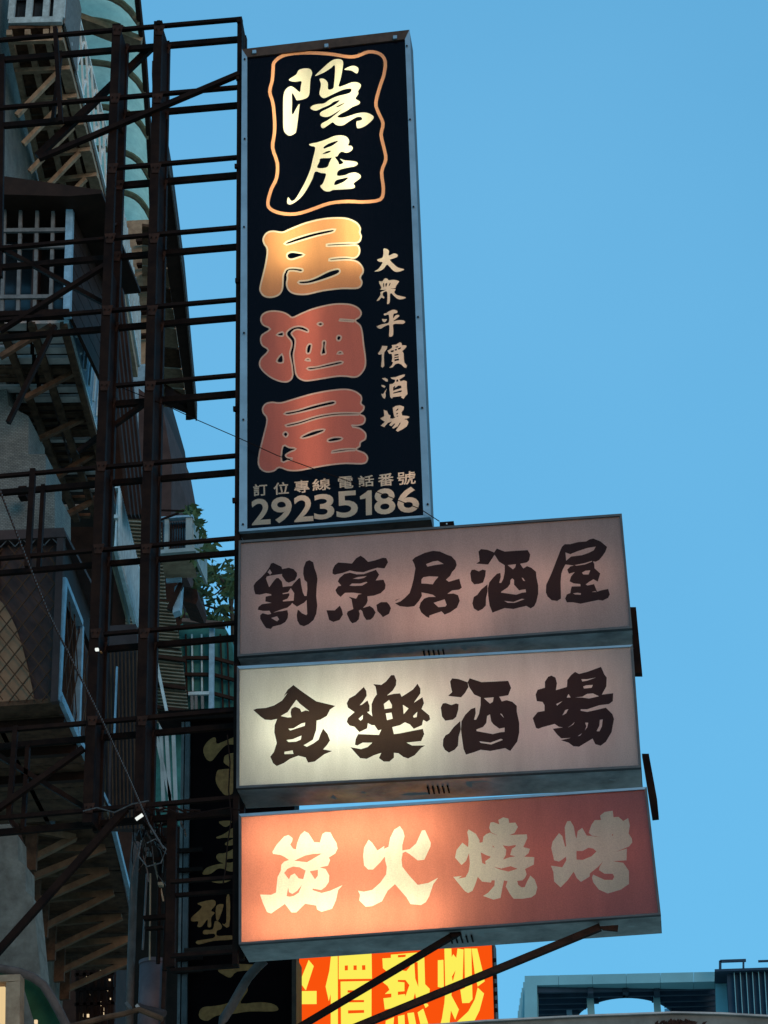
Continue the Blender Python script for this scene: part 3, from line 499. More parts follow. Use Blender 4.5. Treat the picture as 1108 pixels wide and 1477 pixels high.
# ------------------------------------------------------------------ steel frame that carries the signs
YF, YR = 12.09, 12.24
fr = thing('sign_frame', 'black steel lattice frame reaching from the building to the signs', 'frame', P(345, 1390, YR))
def rungs(y345, y0, xl, Yd, wpx, name='rung', x1=345):
    a = P(xl, y345+(y0-y345)*(345-xl)/345.0, Yd); b = P(x1, y345, Yd)
    MB().bar(a, b, wpx*mp(200, y345, Yd), .03).build(name, 'black_steel', fr)
for (ya, yb, xl, hf, hr) in (((28, 57, -40, 5, 8)), (126, 152, -40, 5, 8), (227, 253, 168, 5, 9), (328, 356, -40, 5, 8), (432, 458, -40, 5, 8), (541, 568, 168, 5, 9),
                         (657, 681, -40, 5, 8), (776, 797, -40, 5, 7), (898, 920, 150, 5, 8), (1024, 1047, -40, 6, 8), (1150, 1171, -40, 6, 9)):
    ls = 30
    rungs(ya, ya+ls, xl, YF, hf-.4); rungs(yb, yb+ls, xl, YR, hr)
for k, (ya, yb) in enumerate(((1265, 1285), (1372, 1393))):
    for y_, Yd in ((ya, YF), (yb, YR)): MB().bar(P(246, y_+7, Yd), P(345, y_, Yd), 5*mp(200, 1300, Yd), .03).build('rung', 'black_steel', fr)
def post(xt, yt, xb, yb, wpx, Yd, m='black_steel'):
    MB().bar(P(xt, yt, Yd), P(xb, yb, Yd), wpx*mp(xt, yt, Yd), .045).build('post', m, fr)
post(169, 37, 127, 1188, 12, YF); post(180.5, 66, 141, 1200, 10.5, YR)
post(229, 33, 201, 1185, 12, YF); post(240, 62, 216, 1195, 11, YR); post(249, 1160, 246, 1396, 13, YR)
def web(xa, ya, xb, yb, x2, y2, x3, y3):   # flat plate closing a column's side, front angle to rear angle
    MB().prism([P(xa, ya, YF+.02), P(x2, y2, YR-.02), P(x3, y3, YR-.02), P(xb, yb, YF+.02)], XV*.008).build('web_plate', 'black_steel', fr)
web(172, 40, 167, 166, 181, 68, 177, 194)
web(158, 385, 130, 1185, 168, 410, 141, 1198)
web(232, 36, 205, 1184, 241, 64, 216, 1194)
web(348, 29, 346, 60, 353, 56, 352, 86)
post(346.5, 27, 340, 1392, 6.5, YF); post(353, 54, 349, 1385, 6, YR)
for (x, y, x2, y2, wpx, Yd) in ((54, 226, 219, 68, 10, YR+.05), (56, 229, 345, 107, 7, YF-.03), (0, 357, 156, 441, 6, YR), (156, 380, 0, 478, 6, YF), (80, 470, 12, 610, 6, YR),
                                (112, 652, 212, 580, 6, YR), (0, 1091, 124, 1166, 7, YR), (121, 1079, -10, 1172, 8, YF-.03), (182, 1166, -20, 1392, 10, YF-.04),
                                (80, 40, 88, 176, 6, YF), (88, 75, 76, 178, 5, YR), (23, 1048, 13, 1180, 7, YF), (41, 1070, 33, 1202, 6, YR), (48, 677, 40, 818, 8, YF), (63, 700, 56, 822, 6, YR),
                                (4, 80, 0, 400, 7, YR), (13, 1180, 30, 1200, 6, YR)):
    MB().bar(P(x, y, Yd), P(x2, y2, Yd), wpx*mp(x, y, Yd), .035).build('brace', 'black_steel', fr)
# battens between the front and rear angles of each column
for (xt, yt, xb, yb, n) in ((169, 37, 127, 1188, 12), (229, 33, 201, 1185, 22)):
    for k in range(1, n):
        t = k/n; x = lerp(xt, xb, t); y = lerp(yt, yb, t)
        a = P(x+3, y, YF+.02); b = P(x+3, y, YF+.02); b = b + YV*(YR-YF-.03) + (ZV*.09 if k % 2 else -ZV*.09)
        MB().bar(a, b, .012, .02, ref=XV).build('batten', 'rust', fr)
for (x, y) in ((344, 30), (229, 33), (343, 113), (341, 240), (342, 405), (339, 590), (338, 722)):
    MB().box(P(x, y, YF-.03), .010, .01, .014).build('bolt', 'black_steel', fr)
# side plates behind the wide signs' right ends
for q, lb in ((((908, 875.6), (917.5, 875.6), (926.5, 971), (915.5, 971)), 'black side plate joining the mauve sign to the whitish sign'),
              (((926, 1087), (936, 1087), (948, 1153), (950.4, 1178), (941, 1179)), 'black side plate joining the whitish sign to the red sign')):
    o = MB().prism([P(x, y, 12.27) for x, y in q], YV*.05).build('side_plate', 'black_steel'); tag(o, lb, 'bracket', 'side plates joining the wide signs')
o = MB().prism([P(x, y, 12.08) for x, y in ((634, 753), (654.5, 751.5), (655, 760), (634.5, 762))], YV*.06).build('box_bracket', 'black_steel')
tag(o, 'small black bracket box on top of the mauve sign beside the tall sign', 'bracket')
o2 = MB().box(P(644.5, 755.5, 12.075), .004, .002, .004).build('rivet', 'whitepaint', o)
# lower struts under the red sign
def strut(name, label, a, b, wpx, Y0, Y1, m, plate=None):
    A = P(*a, Y0); B = P(*b, Y1); r = thing(name, label, 'strut', A, 'struts under the red sign')
    w_ = wpx*mp(*a, Y0)
    # angle iron: two flanges
    d = (B-A).normalized(); n = d.cross(YV).normalized()
    MB().bar(A, B, w_, .006).build('flange', m, r)
    MB().bar(A+n*(w_/2-.003)+YV*.02, B+n*(w_/2-.003)+YV*.02, .006, .034).build('flange', m, r)
    if plate: MB().prism([P(x, y, Y0-.01) for x, y in plate], YV*.015).build('end_plate', m, r)
    return r
strut('steel_strut', 'black steel strut running down left from the middle of the red sign', (662, 1343), (400, 1499), 8, 12.05, 12.12, 'black_steel', ((648, 1344), (664, 1341), (666, 1348), (652, 1352)))
strut('steel_strut', 'rusty brown steel strut running down left from the right end of the red sign', (866, 1336), (480, 1494), 9.5, 12.06, 12.16, 'rust', ((864, 1336), (892, 1334), (891, 1343), (870, 1341)))
# wires
def cablepts(pp, Y): return [P(x, y, Y if not isinstance(Y, (list, tuple)) else Y[i]) for i, (x, y) in enumerate(pp)]
o = MB().tube(cablepts([(-10, 682), (30, 785), (70, 885), (110, 965), (150, 1045), (185, 1120), (215, 1190), (236, 1225)], 11.9), .006, 6).build('guy_cable', 'rust')
tag(o, 'taut twisted steel cable slanting down across the left buildings', 'cable')
mb = MB()
C_ = cablepts([(-10, 682), (30, 785), (70, 885), (110, 965), (150, 1045), (185, 1120), (215, 1190), (236, 1225)], 11.9)
for k in range(150):
    t = k/150*7; i = min(6, int(t)); p = lerp(C_[i], C_[i+1], t-i); q = p+Vector((.004, -.008, 0))
    mb.box(q, .0022, .002, .006)
mb.build('strand', 'trim', o)
o = MB().tube(cablepts([(159, 552), (200, 569), (242, 586), (285, 606), (345, 632), (400, 657), (452, 676), (500, 693), (560, 716), (606, 734), (634, 752)], [12.3, 12.2, 12.1, 12.0, 11.99, 11.99, 11.99, 11.99, 11.99, 12.0, 12.05]), .0028, 5).build('thin_wire', 'black_steel')
tag(o, 'thin dark wire crossing the tall sign above its phone number', 'wire')
for k, (pp, lb) in enumerate((([(195, 1185), (205, 1165), (230, 1162), (255, 1172), (275, 1178), (300, 1170), (330, 1165), (352, 1170)], 'drooping black wire in front of the black and gold sign'),
                 ([(328, 1060), (332, 1100), (330, 1140), (334, 1180), (328, 1220), (326, 1250), (322, 1275)], 'thin black wire hanging over the gold characters'),
                 ([(120, 1170), (140, 1165), (165, 1172), (190, 1160), (215, 1155)], 'loose grey wire beside the foot of the left column'),
                 ([(204, 1212), (200, 1235), (212, 1250), (232, 1245), (240, 1225), (225, 1210), (212, 1216)], 'looped cable tied at the top of the grey pipe'))):
    o = MB().tube(cablepts(pp, 12.0), .004, 5).build('loose_wire', 'cable' if k > 1 else 'black_steel'); tag(o, lb, 'wire')

# ------------------------------------------------------------------ black and gold vertical sign
YG = 13.6
gs = thing('vertical_sign', 'black vertical sign with worn gold characters, partly behind the wide signs', 'sign', P(345, 1500, YG))
GOLD = [
 G(260, 1040, 6.925, '+230,290 260,220 320,168 355,170 365,225 430,205 525,165 560,160 560,230 460,240 380,320 330,385 295,400 255,370; +435,390 450,345 520,320 570,330 570,480 520,480 480,450 440,420; +355,560 370,500 400,485 475,478 570,490 570,650 530,700 515,730 450,740 400,690 360,620; +660,200 900,150 960,220 900,330 860,300 880,240 700,260; +620,340 800,320 820,460 640,470; +620,500 860,480 880,700 640,720; -680,540 800,530 800,580 690,590', 'gold'),
 G(260, 1170, 4.811, '+270,72 360,68 330,105 300,105; +250,180 300,160 385,105 440,100 440,410 385,420 330,415 300,400 260,400 210,435 155,438 180,395 250,370 300,362 270,350 250,320 265,295 310,290 370,260 383,235 330,240 310,225 350,200 383,185 300,185 262,190; -320,335 370,330 360,355 320,355; +190,468 365,458 330,490 270,500 220,490; +440,290 600,280 610,310 440,330; +440,180 560,170 560,200 440,210', 'gold'),
 G(260, 1170, 4.811, '+120,640 200,618 240,620 245,650 215,690 240,705 215,740 215,800 190,800 190,750 150,800 120,800 125,765 80,765 80,735 130,690 150,660; +250,660 290,645 300,660 270,750 250,750; +320,598 345,598 340,800 290,780 320,770; +240,765 270,770 290,800 280,820 255,830 260,865 355,862 362,890 230,900 130,925 115,900 230,880 235,850 165,855 165,825 225,820', 'gold'),
 G(260, 1170, 4.811, '+262,1105 310,1075 380,1062 470,1062 540,1070 560,1100 400,1112 350,1155 300,1135; +445,1180 470,1240 440,1290 425,1335 560,1325 650,1340 682,1375 640,1390 480,1390 350,1410 250,1420 190,1455 140,1440 130,1400 160,1360 250,1350 350,1320 400,1230', 'gold'),
]
gq = [(272, 1038), (425, 1028), (424, 1500), (266, 1500)]
face(gs, gq, lambda x, y: P(x, y, YG), 'blackboard', GOLD, 'board')
MB().prism([P(x, y, YG+.02) for x, y in gq], YV*.2).build('casing', 'black_steel', gs)
MB().prism([P(x, y, YG-.02) for x, y in ((262, 1041), (266, 1041), (259, 1500), (255, 1500))], YV*.22).build('side_rail', 'greywhite', gs)
MB().prism([P(x, y, YG-.03) for x, y in ((267.5, 1041), (274, 1041), (269, 1500), (261, 1500))], YV*.22).build('side_rail', 'trim', gs)
MB().prism([P(x, y, YG-.02) for x, y in ((421, 1380), (427.5, 1380), (427.5, 1500), (421, 1500))], YV*.22).build('side_rail', 'brown_rail', gs)
MB().prism([P(x, y, YG-.04) for x, y in ((228, 1026), (430, 1014), (430, 1030), (228, 1040))], YV*.24).build('top_rail', 'black_steel', gs)
for y_ in (1222, 1250, 1378, 1396):
    MB().prism([P(x, y, YG-.06) for x, y in ((250, y_+2), (292, y_), (292, y_+6), (250, y_+8))], YV*.02).build('clamp', 'black_steel', gs)
MB().bar(P(266, 1372, YG-.03), P(345, 1366, YG-.03), .03, .02).build('joint_strip', 'brownpanel', gs)
o = MB().tube(cablepts([(382, 1385), (371, 1395), (358, 1410), (346, 1430), (335, 1450), (322, 1470), (308, 1500)], 12.7), .026, 12).build('bent_pipe', 'pipe', smooth=True)
tag(o, 'bent grey pipe leaning across the lowest gold character', 'pipe')

# ------------------------------------------------------------------ orange and yellow sign
YO = 14.6
osn = thing('lit_sign', 'bright orange sign with yellow block characters below the red sign', 'sign', P(560, 1520, YO))
c7 = 7.387
OR = [
 G(425, 1365, c7, '+150,145 205,210 120,470 55,380; +-330,480 235,475 235,615 -330,620; +-90,-60 -10,-60 -10,1100 -90,1100; +-250,150 -205,210 -120,460 -190,480', 'yellow_lit', False),
 G(425, 1365, c7, '+385,130 400,20 460,20 462,830 462,1100 385,1100 385,510 365,585 330,430 370,260; +470,60 820,40 825,345 470,350; -535,205 568,203 568,255 535,257; -628,203 662,203 662,252 628,252; -718,202 753,200 755,250 720,252; +490,375 820,368 820,830 495,835; -565,468 740,468 740,490 565,492; -575,572 740,572 740,595 575,597; -570,682 740,678 742,708 570,715; +560,815 700,815 560,1100 480,1100; +720,815 800,815 860,1100 780,1100', 'yellow_lit', False),
 G(570, 1360, c7, '+-136,165 -45,160 -45,125 25,120 310,95 320,440 370,490 365,560 200,605 100,650 0,690 -110,710 -125,590 -40,580 -40,540 -110,545 -60,500 -80,460 -130,420 -60,330 -130,270; -30,130 115,125 110,150 30,155; -60,290 150,230 160,250 120,300; -205,210 240,205 248,470 215,380; -30,395 110,395 152,450 110,570 105,545 30,555 30,520 100,515 100,420 30,415; -195,600 212,530 225,595; +300,640 350,650 355,670 325,695; +30,780 100,765 110,1000 40,1000; +130,750 200,740 250,1000 170,1000; +240,740 300,700 400,1000 300,1000; +-100,830 -10,790 -30,1000 -110,1000', 'yellow_lit', False),
 G(570, 1360, c7, '+455,185 515,180 520,480 455,470; +525,60 600,60 603,150 620,120 652,160 665,60 730,70 720,390 610,440 600,560 680,710 640,820 595,720 575,900 570,1000 450,1000 500,800 525,640 535,500; -605,360 645,290 615,410; +738,60 812,60 825,600 790,640 715,642 695,500 745,480; +815,60 875,60 935,310 955,410 880,465 870,420 850,340; +880,475 948,540 900,720 840,840 750,960 560,1000 560,960 650,850 780,730 850,600', 'yellow_lit', False),
]
oq = [(380, 1372), (709, 1352), (714.5, 1530), (380, 1530)]
face(osn, oq, lambda x, y: P(x, y, YO), 'orange_lit', OR)
MB().prism([P(x, y, YO+.02) for x, y in oq], YV*.18).build('casing', 'black_steel', osn)
MB().prism([P(x, y, YO-.015) for x, y in ((709, 1352), (711.5, 1352), (717.5, 1530), (714.5, 1530))], YV*.25).build('side_rail', 'brown_rail', osn)
for k in range(7):
    MB().box(P(713.5+k*.35, 1385+k*12, YO-.02), .010, .01, .010).build('clip', 'black_steel', osn)
for x in (461.5+26, 521):  pass

# ------------------------------------------------------------------ concrete canopy edge along the bottom right
o = MB().prism([P(x, y, 11.4) for x, y in ((560, 1481), (640, 1477), (700, 1472), (860, 1464), (972, 1460), (1040, 1461.5), (1160, 1468), (1160, 1540), (560, 1540))], YV*.5).build('canopy_edge', 'concrete')
co = tag(o, 'grey concrete canopy edge along the bottom right', 'canopy')
MB().prism([P(x, y, 11.38) for x, y in ((560, 1479.5), (640, 1475.6), (700, 1470.6), (860, 1462.6), (972, 1458.6), (1040, 1460), (1160, 1466.5), (1160, 1469), (1040, 1462.5), (972, 1461), (860, 1465), (700, 1473), (640, 1478), (560, 1482))], YV*.55).build('capping', 'slats', o)
o = MB()
rr = random.Random(3)
for k in range(160):
    p = P(978+rr.gauss(0, 14), 1474+abs(rr.gauss(0, 4)), 11.3+rr.uniform(0, .1)); d = Vector((rr.gauss(0, 1), rr.gauss(0, .5), rr.gauss(0, 1))).normalized()*.02
    e = d.cross(YV).normalized()*.007; o.quad(p-d, p+e, p+d, p-e)
o = o.build('moss_clump', 'rust'); tag(o, 'brown withered clump hanging on the concrete canopy edge', 'plant')

# ------------------------------------------------------------------ far roof crown at the lower right
YC = 110.0
rc = thing('roof_crown', 'pale blue open roof crown of a distant tower with an oval opening', 'building', P(900, 1560, YC))
def pc(x, y): return (740+x/3.011, 1370+y/3.011)
def crownpoly(pl, dy, name, m, back):
    MB().prism([P(*pc(*q), YC+dy) for q in pl], YV*back).build(name, m, rc)
MT = [50, 198, 345, 492, 640, 785, 878]
def ty(x): return 113-(x-50)*.0212
for i in range(6):
    a, b = MT[i]+.7, MT[i+1]-.7
    crownpoly([(a, ty(a)), (b, ty(b)), (b, ty(b)+42), (a, ty(a)+42)], 0, 'beam_panel', 'concrete_blue', 1.2)
crownpoly([(50, 155), (104, 154), (104, 330), (50, 330)], 0, 'pillar', 'concrete_blue', 1.2)
crownpoly([(878, 96), (930, 95), (946, 330), (884, 330)], 0, 'pillar', 'concrete_blue', 1.2)
for k, (x, y) in enumerate(((44, 140), (38, 165), (34, 185), (29, 210), (25, 240), (21, 265))):
    crownpoly([(x, y), (x+8, y), (x+8, 330), (x-1, 330)], 2+k*1.6, 'pillar', 'concrete_blue', .8)
# slatted soffit with an oval hole: rows of boards one behind the other
zc = P(*pc(100, 156), YC).z
rows = [156, 179, 206, 229, 251, 273, 300, 330]
def PZc(x, y): return PZ(*pc(x, y), zc)
ocx, ocy, orx, ory = 487, 300, 222, 110
for k in range(len(rows)-1):
    y0, y1 = rows[k]+3, rows[k+1]
    ym = (y0+y1)/2; segs = []
    if abs(y1-ocy) < ory:
        def hx(y):
            v = 1-((y-ocy)/ory)**2; return orx*math.sqrt(max(0, v))
        segs = [[(104, y0), (ocx-hx(y0), y0), (ocx-hx(y1), y1), (104, y1)], [(ocx+hx(y0), y0), (880, y0), (880, y1), (ocx+hx(y1), y1)]]
    else: segs = [[(104, y0), (880, y0), (880, y1), (104, y1)]]
    for sg in segs:
        if len({(round(a), round(b)) for a, b in sg}) < 4: continue
        MB().prism([PZc(x, y-(x-487)*.0212) for x, y in sg], ZV*.15).build('soffit_board', 'soffit_blue', rc)
    a, b = PZc(104, rows[k]+1.5+8), PZc(880, rows[k]+1.5-8)
    if rows[k] < ocy-ory+8: MB().bar(a-ZV*.1, b-ZV*.1, .20, .3, ref=ZV).build('soffit_beam', 'darkline', rc)
    else:
        hxk = orx*math.sqrt(max(0, 1-((rows[k]-ocy)/ory)**2))
        for e0, e1 in ((104, ocx-hxk), (ocx+hxk, 880)):
            if e1-e0 > 8: MB().bar(PZc(e0, rows[k]+1.5-(e0-487)*.0212)-ZV*.1, PZc(e1, rows[k]+1.5-(e1-487)*.0212)-ZV*.1, .20, .3, ref=ZV).build('soffit_beam', 'darkline', rc)
# oval rim
ring = [PZc(ocx+(orx)*math.cos(t*math.pi/24), ocy-ory*math.sin(t*math.pi/24)-(ocx+orx*math.cos(t*math.pi/24)-487)*.0212) for t in range(0, 25)]
MB().tube([p-ZV*.12 for p in ring], .10, 6).build('oval_rim', 'darkline', rc)
for x, y in ((335, 160), (623, 155)):
    b = PZc(x, 200); MB().prism([b+Vector((dx, dy, 0)) for dx, dy in ((-.16, -.3), (.16, -.3), (.16, .3), (-.16, .3))], -ZV*6).build('column', 'concrete_blue', rc)
    for xx in (x, 487): 
        a = PZc(xx, 153-(xx-487)*.02); c_ = PZc(xx, 176); MB().bar(a-ZV*.2, c_-ZV*.2, .26, .3, ref=ZV).build('bracket', 'darkline', rc)
for x in (245, 670): 
    b = PZc(x, 262); MB().prism([b+Vector((dx, dy, 0)) for dx, dy in ((-.13, -.3), (.13, -.3), (.13, .3), (-.13, .3))], -ZV*5).build('column', 'soffit_blue', rc)
fb = thing('finned_building', 'dark distant building with thin pale vertical fins at the right edge', 'building', P(1090, 1560, YC-2))
MB().prism([P(*pc(x, y), YC-1.5) for x, y in ((928, 90), (1240, 78), (1260, 400), (946, 400))], YV*8).build('wall', 'darkline', fb)
MB().prism([P(*pc(x, y), YC-2) for x, y in ((876, 84), (1240, 72), (1240, 82), (876, 94))], YV*2).build('parapet', 'darkline', fb)
for k in range(10):
    x = 960+k*26.5
    MB().prism([P(*pc(a, b), YC-1.75) for a, b in ((x-1.6, 88-k*.5), (x+1.6, 88-k*.5), (x+19.5, 400), (x+16.5, 400))], YV*.4).build('fin', 'concrete_blue', fb)
for a, b in (((900, 84), (900, 48)), ((900, 50), (1012, 46)), ((1001, 47), (1001, 80)), ((1065, 50), (1240, 44))):
    MB().bar(P(*pc(*a), YC-1), P(*pc(*b), YC-1), .09 if a[0] != 900 else .12).build('roof_rail', 'darkline', fb)

exec_left = True
# ================================================================== buildings on the left, far to near
# ---- C: far block with a long projecting gallery, seen from below
A1 = P(161, 319, 32); ZC = A1.z
def zc_(x, y): return PZ(x, y, ZC)
far = thing('far_apartment_block', 'far grey block with a long beige gallery and white lattice railing at upper left', 'building', Vector((A1.x-2, A1.y, 0)))
Ba = zc_(90, 38); Wa = zc_(12, 120); Wb = zc_(76, 332)
dC = (A1-zc_(110, 100)).normalized(); oC = Vector((dC.y, -dC.x, 0))      # along the street, outward
# facade wall behind the gallery
wS = Wa - dC*6; wE = Wb + dC*4
MB().prism([wS-ZV*8, wE-ZV*8, wE+ZV*14, wS+ZV*14], -oC*.3).build('wall', 'tile', far)
# gallery deck made of boards and joists
G0 = zc_(12, 40); G1 = zc_(90, 38); G2 = A1+dC*.4; G3 = Wb+dC*.4
nb = 16
for k in range(nb):
    t0 = k/nb+.004; t1 = (k+1)/nb-.004
    q = [lerp(G0, G3, t0), lerp(G1, G2, t0), lerp(G1, G2, t1), lerp(G0, G3, t1)]
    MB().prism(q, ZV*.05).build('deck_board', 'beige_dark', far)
for s in (.02, .36, .70):
    MB().bar(lerp(G0, G1, s)-ZV*.08, lerp(G3, G2, s)-ZV*.08, .08, .09, ref=ZV).build('joist', 'beige', far)
MB().bar(G1-ZV*.04-oC*.09, G2-ZV*.04-oC*.09, .16, .14, ref=ZV).build('edge_beam', 'beige', far)
for k in range(8):
    t = (k+.15)/8; a = lerp(G0, G3, t); b = lerp(G1, G2, t)
    MB().bar(a-ZV*.16, b-ZV*.16, .07, .07, ref=ZV).build('cross_joist', 'beige', far)
    if k: MB().bar(a-ZV*.95+oC*.05, lerp(a, b, .8)-ZV*.2, .065, .07).build('bracket_strut', 'beige', far)
# lattice railing
H = 1.15
MB().bar(G1+ZV*.10, G2+ZV*.10, .06).build('bottom_rail', 'lattice', far); MB().bar(G1+ZV*H, G2+ZV*H, .06).build('top_rail', 'lattice', far)
L = (G2-G1).length; n = int(L/.55); 
for k in range(n):
    a = lerp(G1, G2, k/n); b = lerp(G1, G2, (k+1)/n)
    MB().bar(a+ZV*.12, b+ZV*(H-.03), .036, .03, ref=oC).build('lattice_bar', 'lattice', far)
    MB().bar(b+ZV*.12+oC*.03, a+ZV*(H-.03)+oC*.03, .036, .03, ref=oC).build('lattice_bar', 'lattice', far)
# glazed end of the gallery
q = [P(22, -60, G1.y-.05), P(97, -62, G1.y-.05), P(90, 34, G1.y-.05), P(13, 36, G1.y-.05)]
f = MB()
f.bar(lerp(q[3], q[0], 0), q[2], .001) 
for t in (.5, .955, ): MB().bar(bi(q, 0, t), bi(q, 1, t), .10, .08).build('window_bar', 'whitepaint', far)
MB().bar(bi(q, 0, .58), bi(q, 1, .58), .07, .07).build('window_bar', 'whitepaint', far)
for s in (.03, .36, .68, .93): MB().bar(bi(q, s, 0), bi(q, s, .93), .09 if s < .9 else .17, .06).build('window_bar', 'whitepaint', far)
MB().prism([p+YV*.08 for p in q], YV*.02).build('window_pane', 'darkglass', far)
MB().prism([q[1]+XV*.02, q[2]+XV*.02, q[2]+XV*.02+dC*1.2, q[1]+XV*.02+dC*1.2], oC*.02).build('side_sheet', 'greywhite', far)
# ---- turquoise canopy
tc_ = thing('turquoise_canopy', 'curved turquoise canopy sheet with brown ribs behind the white lattice railing', 'canopy', zc_(150, 100))
ZT = ZC+2.3
rowsy = [-60, -20, 20, 82, 146, 208, 268, 326]
rowx0 = [60, 70, 80, 95, 110, 125, 140, 158]; rowx1 = [199, 203, 208, 212, 216, 219, 221, 222]
secs = []
for y_, xa, xb in zip(rowsy, rowx0, rowx1):
    a = PZ(xa, y_, ZT); b = PZ(xb, y_+8, ZT-.0)
    a = PZ(xa, y_, ZT); sec = []
    for i in range(11):
        s = i/10; sec.append(lerp(a, b, s) - ZV*(.55*s**5) + ZV*.0)
    secs.append(sec)
mb = MB(); sub = []
for k in range(len(secs)-1):
    for j in range(4):
        t = j/4; sub.append([lerp(secs[k][i], secs[k+1][i], t)+ZV*.05*math.sin(t*math.pi) for i in range(11)])
sub.append(secs[-1])
for row in sub: mb.v += row
for k in range(len(sub)-1):
    for i in range(10): mb.f.append((k*11+i, k*11+i+1, (k+1)*11+i+1, (k+1)*11+i))
mb.build('sheet', 'teal', tc_, smooth=True)
for sec in secs: MB().tube([p-ZV*.07 for p in sec], .055, 6).build('rib', 'beige', tc_)
MB().tube([s_[10]-ZV*.03 for s_ in secs], .05, 6).build('edge_pipe', 'rust', tc_)
MB().bar(secs[2][0]-ZV*.1-dC*.2, secs[2][10]-ZV*.1-dC*.2, .30, .1, ref=ZV).build('cross_beam', 'beige', tc_)
# ---- dark eave and soffit of the next roof
ev = thing('dark_eave', 'dark brown roof eave slanting down beside the right steel column', 'roof', P(260, 600, 30))
ZE = P(270, 500, 30).z
MB().prism([PZ(x, y, ZE) for x, y in ((226, 190), (236, 192), (248, 262), (266, 400), (284.5, 604), (273, 606), (258, 500), (243, 400), (232, 300))], ZV*.25).build('fascia', 'brownpanel', ev)
MB().prism([PZ(x, y, ZE-.02) for x, y in ((266, 400), (284.5, 604), (282.5, 605), (263.5, 400), (246, 262), (234, 192), (236, 192), (248, 262))], -ZV*.03).build('drip_edge', 'pipe', ev)
for k in range(9):
    y0, y1 = 330+k*29, 330+k*29+27
    def xr(y): return 243+(y-400)*.145 if y > 400 else 243-(400-y)*.11
    MB().prism([PZ(x, y, ZE+.3) for x, y in ((205, y0-4), (xr(y0), y0), (xr(y1), y1), (205, y1-4))], ZV*.04).build('soffit_board', 'beige' if k % 3 else 'beige_dark', ev)
MB().prism([PZ(x, y, ZE+.1) for x, y in ((238, 570), (275, 592), (275, 606), (268, 606), (268, 596), (238, 584))], ZV*.2).build('end_board', 'brownpanel', ev)
MB().prism([PZ(x, y, ZE+.5) for x, y in ((219, 106), (233, 108), (240, 300), (226, 300))], ZV*.2).build('roof_slab', 'brownpanel', ev)
# ---- lower far gallery with its own lattice
lg = thing('lower_gallery', 'narrow beige gallery with white lattice railing between the two steel columns', 'balcony', P(190, 530, 28))
q = [P(150, 320, 28.5), P(228, 316, 28.5), P(226, 540, 28.5), P(150, 545, 28.5)]
MB().prism(q, YV*.2).build('wall', 'beige', lg)
for k in range(5):
    MB().prism([P(x, y, 28.35) for x, y in ((196+k*1, 345+k*34), (226, 343+k*34), (226, 346+k*34), (196+k, 348+k*34))], YV*.1).build('wall_ledge', 'brownpanel', lg)
za = P(199, 527, 27.6); zb = PZ(160, 300, za.z)
LA = lerp(zb, za, 0); LB = za
MB().bar(LA, LB, .06).build('bottom_rail', 'whitepaint', lg)
for hh in (.4, .8): MB().bar(LA+ZV*hh, LB+ZV*hh, .05).build('top_rail', 'whitepaint', lg)
n = 16
for k in range(n):
    a = lerp(LA, LB, k/n); b = lerp(LA, LB, (k+1)/n)
    MB().bar(a, b+ZV*.8, .022, .02, ref=XV).build('lattice_bar', 'whitepaint', lg); MB().bar(b+XV*.03, a+XV*.03+ZV*.8, .022, .02, ref=XV).build('lattice_bar', 'whitepaint', lg)
MB().bar(LA-ZV*.1-XV*.1, LB-ZV*.1-XV*.1, .2, .15, ref=ZV).build('edge_beam', 'beige', lg)
o = MB().prism([P(x, y, 28.4) for x, y in ((182, 528), (216, 524), (214, 560), (216, 720), (196, 720))], YV*.03).build('pale_screen', 'bluepaint')
tag(o, 'pale blue sheet screen between the steel columns under the small gallery', 'screen')
# ---- sliver of tiled building right of the right column
o = MB().prism([P(x, y, 27.5) for x, y in ((200, 560), (234, 586), (241, 625), (248, 668), (246, 780), (200, 790))], YV*2).build('narrow_building', 'mauvewall')
tag(o, 'narrow dark tiled building end just right of the right steel column', 'building')

# ---- E: lower gallery with slanting bracket struts
AE = P(192, 1306, 22); ZEE = AE.z
def ze(x, y): return PZ(x, y, ZEE)
eb = thing('bracketed_gallery', 'beige gallery underside carried on a row of slanting struts at lower left', 'balcony', Vector((AE.x, AE.y, AE.z-1)))
E0 = ze(5, 1120); E1 = ze(143, 1110); E2 = ze(205, 1400); E3 = ze(105, 1400)
E3 = ze(92, 1400)
dE = (E2-E1).normalized(); oE = Vector((dE.y, -dE.x, 0))
for k in range(9):
    t0 = k/9+.003; t1 = (k+1)/9-.003
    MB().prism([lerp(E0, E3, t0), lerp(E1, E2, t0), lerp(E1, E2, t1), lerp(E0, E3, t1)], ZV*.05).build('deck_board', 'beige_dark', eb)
mpx = mp(150, 1300, 23)
for (a, b) in (((45, 1240), (108, 1199)), ((41, 1268), (152, 1214)), ((50, 1302), (157, 1247)), ((62, 1338), (164, 1279)), ((73, 1371), (176, 1314)), ((86, 1402), (187, 1346)), ((94, 1428), (188, 1378))):
    # strut: upper end under the outer edge of the deck, lower end on the wall
    U = ze(*b)-ZV*.06; Lw = PZ(a[0], a[1], ZEE-.36)
    MB().bar(Lw, U, .056, .05).build('bracket_strut', 'strutbrown', eb)
    Wt = Vector((Lw.x, Lw.y, ZEE-.05)); MB().bar(Lw-ZV*.1, Wt, .10, .05).build('wall_plate', 'beige_dark', eb)
    MB().bar(Wt-ZV*.04, U-ZV*.0, .05, .06, ref=ZV).build('cross_joist', 'strutbrown', eb)
MB().bar(ze(143, 1110), ze(193, 1312), .035, .06, ref=ZV).build('edge_strip', 'bluepaint', eb)
